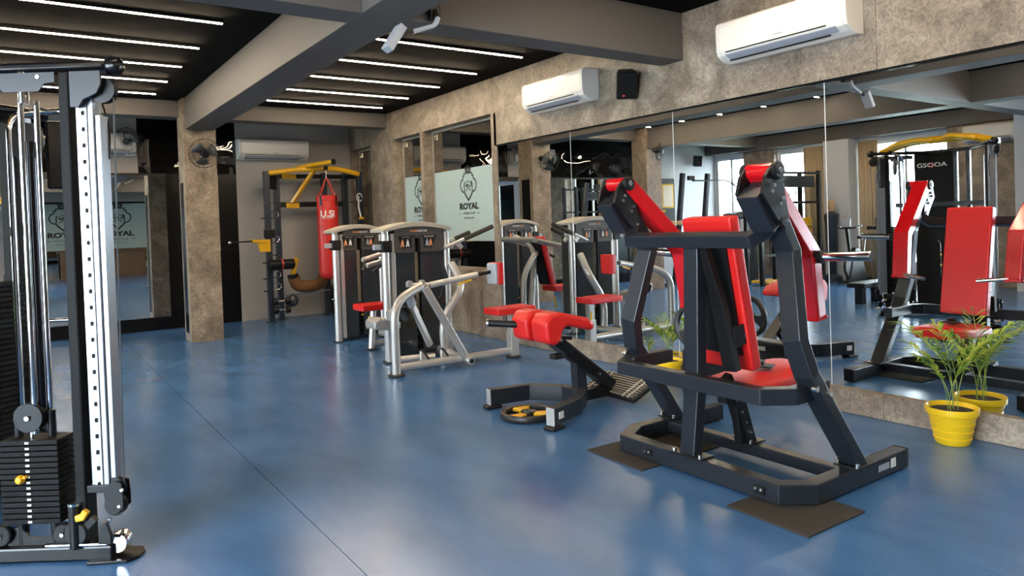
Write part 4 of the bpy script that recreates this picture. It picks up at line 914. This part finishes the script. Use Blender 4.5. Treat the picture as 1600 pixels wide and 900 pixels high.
MB().prism([(-.16, .10), (.06, .10), (.06, -.10), (-.10, -.10)], (3.30, 11.80, 1.26), (1, 0, 0), (0, 0, 1), .06).build('landmine_bracket', 'yellow_paint', rk, bevel=.008)
tb(rk, 'landmine_rod', [(3.08, 11.70, 1.34), (2.72, 11.60, 1.335)], .012, 'black_plastic'); MB().lathe([(0, -.03), (.026, -.015), (.026, .015), (0, .03)], (2.70, 11.595, 1.335), (1, 0, 0), 12).build('rod_knob', 'steel_bolt', rk, smooth=True)
MB().bb(3.28, 3.44, 11.74, 11.84, 1.38, 1.52).build('clamp_block', 'black_plastic', rk, bevel=.01)
tb(rk, 'holding_bar', [(3.66, 12.0, .40), (4.40, 12.0, .44)], .013, 'chrome'); tb(rk, 'holding_bar', [(4.46, 12.05, .26), (4.95, 11.95, .30)], .02, 'chrome')
t = thing('foam_roller', 'black foam roller stored crosswise on the rack posts', 'foam roller', (3.55, 11.90, .93)); MB().lathe([(0, -.21), (.07, -.21), (.085, -.195), (.085, .195), (.07, .21), (0, .21)], (3.52, 11.74, .94), (1, .08, 0), 20).build('roll', 'black_plastic', t, smooth=True); MB().lathe([(.086, -.012), (.088, 0), (.086, .012)], (3.52, 11.74, .94), (1, .08, 0), 20).build('red_band', 'red_mark', t, smooth=True)
t = thing('weight_bag', 'brown leather horn-shaped weight bag with yellow handles on the rack', 'weight bag', (4.02, 11.92, .48))
MB().sweep(fillet([(3.76, 11.90, .72), (3.80, 11.90, .57), (3.95, 11.90, .535), (4.10, 11.90, .54), (4.25, 11.90, .585), (4.29, 11.90, .74)], .1, 5), [(.10*math.cos(k*PI/8), .085*math.sin(k*PI/8)) for k in range(16)], (0, 1, 0)).build('body', 'brown_leather', t, smooth=True)
for k, x in ((-1, 3.755), (1, 4.295)):
    MB().lathe([(.085, -.02), (.095, .0), (.085, .05)], (x, 11.90, .71), (k*.15, 0, 1), 16).build('collar', 'black_plastic', t, smooth=True)
    tb(t, 'handle', [(x, 11.90, .76), (x+k*-.02, 11.88, .92), (x+(.05 if k < 0 else -.04), 11.85, 1.03)], .045, 'yellow_paint', .06)
for i, z in enumerate((.20, .34)):
    t = thing('dumbbell', ['lower', 'upper'][i]+' black dumbbell hanging low on the rack post', 'dumbbell', (3.5, 11.78, z-.06), 'dumbbells on the rack'); tb(t, 'handle', [(3.38, 11.74, z), (3.62, 11.74, z)], .015, 'chrome')
    for x in (3.40, 3.60): MB().disc((x, 11.74, z), (1, 0, 0), .065, .07, 14).build('head', 'black_plastic', t, smooth=True)
t = thing('medicine_ball', 'grey textured slam ball hanging behind the dumbbells', 'ball', (3.72, 12.0, .25)); MB().lathe([(.11*math.sin(k*PI/10), -.11*math.cos(k*PI/10)) for k in range(11)], (3.74, 11.95, .32), (0, 0, 1), 18).build('ball', 'smoke_grey', t, smooth=True); MB().lathe([(.111, -.006), (.1125, 0), (.111, .006)], (3.74, 11.95, .32), (1, .4, 0), 20).build('seam', 'black_plastic', t)
# punch bag
BX, BY = 4.25, 11.52
pb = thing('punching_bag', 'red hanging punching bag with white lettering under the yellow bars', 'punching bag', (BX, BY, .66))
r_ = .172; MB().lathe([(0, .66), (.10, .665), (.15, .70), (r_, .78), (r_, 2.0), (r_-.01, 2.04), (r_-.05, 2.05), (0, 2.05)], (BX, BY, 0), (0, 0, 1), 36).build('body', 'bag_red', pb, smooth=True)
MB().lathe([(r_+.001, 1.955), (r_+.006, 1.96), (r_+.006, 2.035), (r_-.01, 2.05)], (BX, BY, 0), (0, 0, 1), 36).build('top_band', 'bag_red', pb, smooth=True)
for k in range(4):
    a = .6+k*PI/2; d = V((math.cos(a), math.sin(a), 0)); MB().bar([V((BX, BY, 1.88))+d*(r_+.004), V((BX, BY, 2.05))+d*(r_+.006)], .04, .006, d).build('loop_tab', 'black_plastic', pb); tb(pb, 'strap', [V((BX, BY, 2.05))+d*r_, V((BX, BY, 2.34))+d*.012], .009, 'red_mark')
tb(pb, 'chain', [(BX, BY, 2.33), (BX, BY, 2.50)], .010, 'steel_bolt'); MB().disc((BX, BY, 2.51), (0, 1, 0), .04, .02, 14).build('swivel', 'black_plastic', pb, smooth=True)
yaw_c = math.atan2(-BY, -BX)
def bagwarp(z0):
    return lambda x, y, z: V((BX+(r_+.003+z)*math.cos(yaw_c+x/r_), BY+(r_+.003+z)*math.sin(yaw_c+x/r_), z0+y))
text('lettering', 'U.Si', .15, 'white_mark', pb, (0, 0, 0), (1, 0, 0), (0, 0, 1), .002, warp=bagwarp(1.74), bold=.004)
text('lettering', 'UNIVERSAL', .03, 'white_mark', pb, (0, 0, 0), (1, 0, 0), (0, 0, 1), .002, warp=bagwarp(1.675), xs=1.3)
t = thing('mat_stack_rack', 'low dark stand with folded grey pads behind the punching bag', 'rack', (4.75, 12.1, 0))
for z in (.12, .42): MB().bar([(4.52, 12.26, z), (4.99, 12.2, z)], .2, .03).build('shelf', 'black_paint', t, bevel=.004)
for x in (4.53, 4.98): MB().bb(x-.015, x+.015, 12.1, 12.35, 0, .5).build('side', 'black_paint', t)
m = MB(); m.sweep(fillet([(4.55, 12.22, .50), (4.66, 12.22, .47), (4.78, 12.22, .51), (4.96, 12.22, .47)], .06), [(-.1, -.02), (.1, -.02), (.1, .02), (-.1, .02)]); m.build('folded_pad', 'smoke_grey', t, bevel=.008)
# suspension straps by the right rack posts
t = thing('suspension_strap', 'white suspension strap with yellow grip hanging on the right rack post', 'strap', (4.86, 11.66, 1.6))
tb(t, 'strap', [(4.88, 11.70, 2.05), (4.86, 11.66, 1.85), (4.88, 11.62, 1.68)], .014, 'white_mark'); tb(t, 'grip', [(4.84, 11.60, 1.66), (4.92, 11.62, 1.66)], .022, 'yellow_paint'); tb(t, 'ring', [(4.87+.05*math.cos(k*PI/6), 11.64, 2.02+.07*math.sin(k*PI/6)) for k in range(12)], .008, 'white_mark')

# ================================================================== far side of the room (seen in the mirror)
t = thing('lat_pulldown', 'lat pulldown with two slanted dark posts and a cambered bar, seen in the mirror', 'gym machine', (-2.9, 10.7, 0))
for x in (-2.0, -2.83):
    MB().bar([(x+.35, 10.8, .02), (x-.85+.85, 10.8, 2.45)], .09, .09, (1, 0, 0)).build('post', 'navy_paint', t, bevel=.004)
    MB().bb(x-.1, x+.6, 10.74, 10.86, 0, .06).build('foot_rail', 'navy_paint', t, bevel=.004)
    MB().bar([(x+.2, 10.66, 1.36), (x+.6, 10.66, 1.36)], .1, .1).build('knee_roller', 'tan_vinyl', t, bevel=.03, seg=3)
tb(t, 'pull_bar', [(-2.2, 10.7, 2.28), (-3.4, 10.7, 2.30), (-3.85, 10.7, 2.08)], .017, 'black_plastic', .2)
MB().bb(-2.4, -2.2, 10.8, 10.86, 2.3, 2.4).build('pulley', 'black_plastic', t, bevel=.01)
tb(t, 'cable', [(-2.78, 10.72, 2.42), (-2.78, 10.7, 2.29)], .004, 'smoke_grey', 0, 6)
t = thing('leg_curl_machine', 'dark weight-stack machine with orange seat before the window, seen in the mirror', 'gym machine', (-3.2, 10.1, 0))
MB().bb(-3.75, -2.85, 10.1, 10.4, .02, 1.42).build('stack_housing', 'smoke_grey', t, bevel=.03, seg=3)
MB().prism([(-.48, 0), (.48, 0), (.46, .10), (.25, .15), (-.25, .15), (-.46, .10)], (-3.3, 10.42, 1.42), (1, 0, 0), (0, 0, 1), .34).build('top_cap', 'tower_header', t, bevel=.01)
for x in (-3.6, -3.0): MB().tube([(x, 10.05, .02), (x, 10.05, 1.40)], .04, 12).build('post', 'silver_paint', t, smooth=True)
seatpad(t, 'seat', (-2.6, 10.1, 1.02), (.5, .3, .08), None, 'tan_vinyl'); tb(t, 'seat_stem', [(-2.6, 10.1, .02), (-2.6, 10.1, .98)], .03)
tb(t, 'frame_tube', [(-2.6, 10.1, .06), (-3.3, 10.15, .06)], .04)
t = thing('storage_rack', 'tall black gym rack with grid bars by the windows, seen in the mirror', 'gym rack', (-3.6, 9.2, 0))
for x, y in ((-2.52, 9.2), (-3.1, 9.3), (-4.62, 9.2), (-4.55, 9.62), (-2.6, 9.62)): MB().bb(x-.04, x+.04, y-.04, y+.04, 0, 2.42).build('post', 'black_paint', t, bevel=.004)
for z in (2.36, 1.72, .62): MB().bar([(-2.52, 9.2, z), (-4.62, 9.2, z)], .04, .05).build('rail', 'black_paint', t, bevel=.003)
MB().bb(-4.5, -3.2, 9.22, 9.26, 2.05, 2.30).build('name_beam', 'black_paint', t, bevel=.004)
for k in range(5): tb(t, 'grid_bar', [(-3.4-k*.25, 9.62, .3), (-3.4-k*.25, 9.62, 2.3)], .012, 'black_paint', 0, 8)
for z in (1.3, .9): tb(t, 'grid_rung', [(-3.1, 9.62, z), (-4.6, 9.62, z)], .012, 'black_paint', 0, 8)
MB().bb(-4.58, -3.1, 9.2, 9.6, .98, 1.0).build('shelf', 'black_paint', t)
MB().bb(-3.3, -2.56, 9.1, 9.5, .05, .1).build('base_step', 'yellow_paint', t, bevel=.01)
def ball(c, r, m, lab):
    t = thing('medicine_ball', lab, 'ball', c, 'balls on the far storage rack')
    MB().lathe([(r*math.sin(k*PI/12), -r*math.cos(k*PI/12)) for k in range(13)], c, (0, 0, 1), 20).build('ball', m, t, smooth=True)
    for ax in ((1, 0, 0), (0, 1, 0)): MB().lathe([(r+.0005, -.004), (r+.002, 0), (r+.0005, .004)], c, ax, 24).build('seam', 'black_plastic', t)
ball((-3.86, 9.40, 1.171), .17, 'yellow_paint', 'yellow medicine ball on the far storage rack shelf, in the mirror'); ball((-3.86, 9.40, 1.492), .15, 'smoke_grey', 'grey ball resting on top of the yellow ball, in the mirror'); ball((-3.55, 9.42, 1.121), .12, 'red_vinyl', 'red medicine ball beside the yellow ball, in the mirror')
t = thing('storage_drum', 'yellow drum standing below the balls on the far rack, in the mirror', 'drum', (-4.28, 9.4, 1.0)); MB().lathe([(0, 0), (.2, 0), (.2, .16), (.19, .17), (.2, .18), (.2, .36), (.18, .38), (0, .38)], (-4.28, 9.4, 1.001), (0, 0, 1), 24).build('drum', 'yellow_paint', t, smooth=True); MB().lathe([(.2, 0), (.207, .01), (.2, .02)], (-4.28, 9.4, 1.17), (0, 0, 1), 24).build('hoop', 'black_plastic', t)
t = thing('striking_dummy', 'dark blue padded training dummy with tan head beside the pale column, in the mirror', 'training dummy', (-4.3, 8.72, 0))
MB().lathe([(0, 0), (.2, 0), (.2, .1), (.09, .16), (.09, .5), (.12, .55), (.13, 1.2), (.16, 1.42), (.06, 1.5), (0, 1.5)], (-4.3, 8.72, 0), (0, 0, 1), 18).build('body', 'navy_paint', t, smooth=True); MB().lathe([(0, 0), (.05, 0), (.08, .08), (.09, .16), (.06, .24), (0, .26)], (-4.3, 8.72, 1.49), (0, 0, 1), 16).build('head', 'tan_vinyl', t, smooth=True)
t = thing('exercise_bike', 'black upright exercise bike in front of the pale column, seen in the mirror', 'exercise bike', (-4.1, 8.0, 0))
MB().bar([(-3.7, 7.85, .05), (-3.7, 8.25, .05)], .06, .06).build('front_foot', 'black_paint', t, bevel=.01); MB().bar([(-4.6, 7.85, .05), (-4.6, 8.25, .05)], .06, .06).build('rear_foot', 'black_paint', t, bevel=.01)
MB().bar([(-3.7, 8.05, .08), (-4.6, 8.05, .08)], .06, .06).build('base', 'black_paint', t, bevel=.01); MB().disc((-3.85, 8.05, .36), (0, 1, 0), .25, .06, 28).build('flywheel', 'plate_rubber', t, smooth=True)
MB().prism([(-.35, .1), (.35, .1), (.1, .75), (-.1, .7)], (-4.05, 8.1, 0), (1, 0, 0), (0, 0, 1), .1).build('shroud', 'black_plastic', t, bevel=.03, seg=3)
tb(t, 'handle_stem', [(-3.85, 8.05, .5), (-3.72, 8.05, 1.15)], .03, 'black_paint'); tb(t, 'handlebar', [(-3.95, 7.85, 1.2), (-3.72, 7.88, 1.15), (-3.72, 8.22, 1.15), (-3.95, 8.25, 1.2)], .018, 'black_plastic', .05); tb(t, 'seat_stem', [(-4.3, 8.05, .5), (-4.38, 8.05, .9)], .025, 'chrome'); seatpad(t, 'saddle', (-4.38, 8.05, .94), (.26, .18, .07), None, 'black_plastic'); MB().bb(-3.72, -3.68, 7.95, 8.15, 1.18, 1.34).build('console', 'grey_plastic', t, bevel=.01)
t = thing('cable_post_station', 'tall single-post pulley station with small tan seat, seen in the mirror', 'gym machine', (-3.8, 7.3, 0))
MB().bb(-3.9, -3.8, 7.2, 7.3, 0, 2.05).build('post', 'navy_paint', t, bevel=.006); MB().bb(-4.2, -3.2, 7.18, 7.32, 0, .06).build('base', 'navy_paint', t, bevel=.006); MB().bar([(-3.85, 7.25, 2.02), (-3.6, 7.25, 2.18)], .08, .06).build('top_arm', 'black_paint', t, bevel=.006); MB().bar([(-3.75, 7.2, 1.95), (-3.45, 7.2, 1.95)], .08, .07).build('arm_pad', 'tan_vinyl', t, bevel=.02, seg=3); MB().disc((-3.6, 7.25, 2.16), (0, 1, 0), .06, .03).build('pulley', 'black_plastic', t, smooth=True); seatpad(t, 'seat', (-3.45, 7.25, 1.16), (.35, .28, .07), None, 'black_plastic'); MB().bb(-4.0, -3.7, 7.36, 7.45, 1.15, 1.35).build('console', 'smoke_grey', t, bevel=.01)
tb(t, 'silver_arm', [(-3.2, 7.0, 1.0), (-3.85, 7.25, .95)], .03); tb(t, 'lower_arm', [(-3.3, 7.0, .35), (-3.85, 7.25, .4)], .025)
t = thing('adjustable_bench', 'low flat black bench with a silver post on the open floor, seen in the mirror', 'gym bench', (-1.4, 6.2, 0))
seatpad(t, 'bench_pad', (-1.35, 6.25, .30), (1.0, .3, .08), None, 'black_plastic'); MB().bb(-1.55, -1.4, 6.19, 6.31, 0, .27).build('bench_leg', 'black_paint', t, bevel=.006); MB().bb(-1.05, -.92, 6.19, 6.31, 0, .27).build('bench_leg', 'black_paint', t, bevel=.006)
tb(t, 'post', [(-1.24, 6.0, 0), (-1.24, 6.0, 1.9)], .022, 'silver_paint'); MB().bb(-1.4, -1.1, 5.95, 6.05, 0, .05).build('post_foot', 'black_paint', t, bevel=.006); tb(t, 'peg', [(-1.24, 5.98, .25), (-.95, 5.95, .25)], .02, 'black_plastic')
t = thing('reception_desk', 'brown wooden reception desk by the entrance glass, reflected in the back mirror', 'desk', (2.4, -5.2, 0))
MB().bb(1.2, 3.9, -5.4, -5.0, 0, .95).build('front_panel', 'wood_desk', t, bevel=.01); MB().bb(1.1, 4.0, -5.5, -4.95, .95, 1.0).build('counter_top', 'wood_desk', t, bevel=.006)
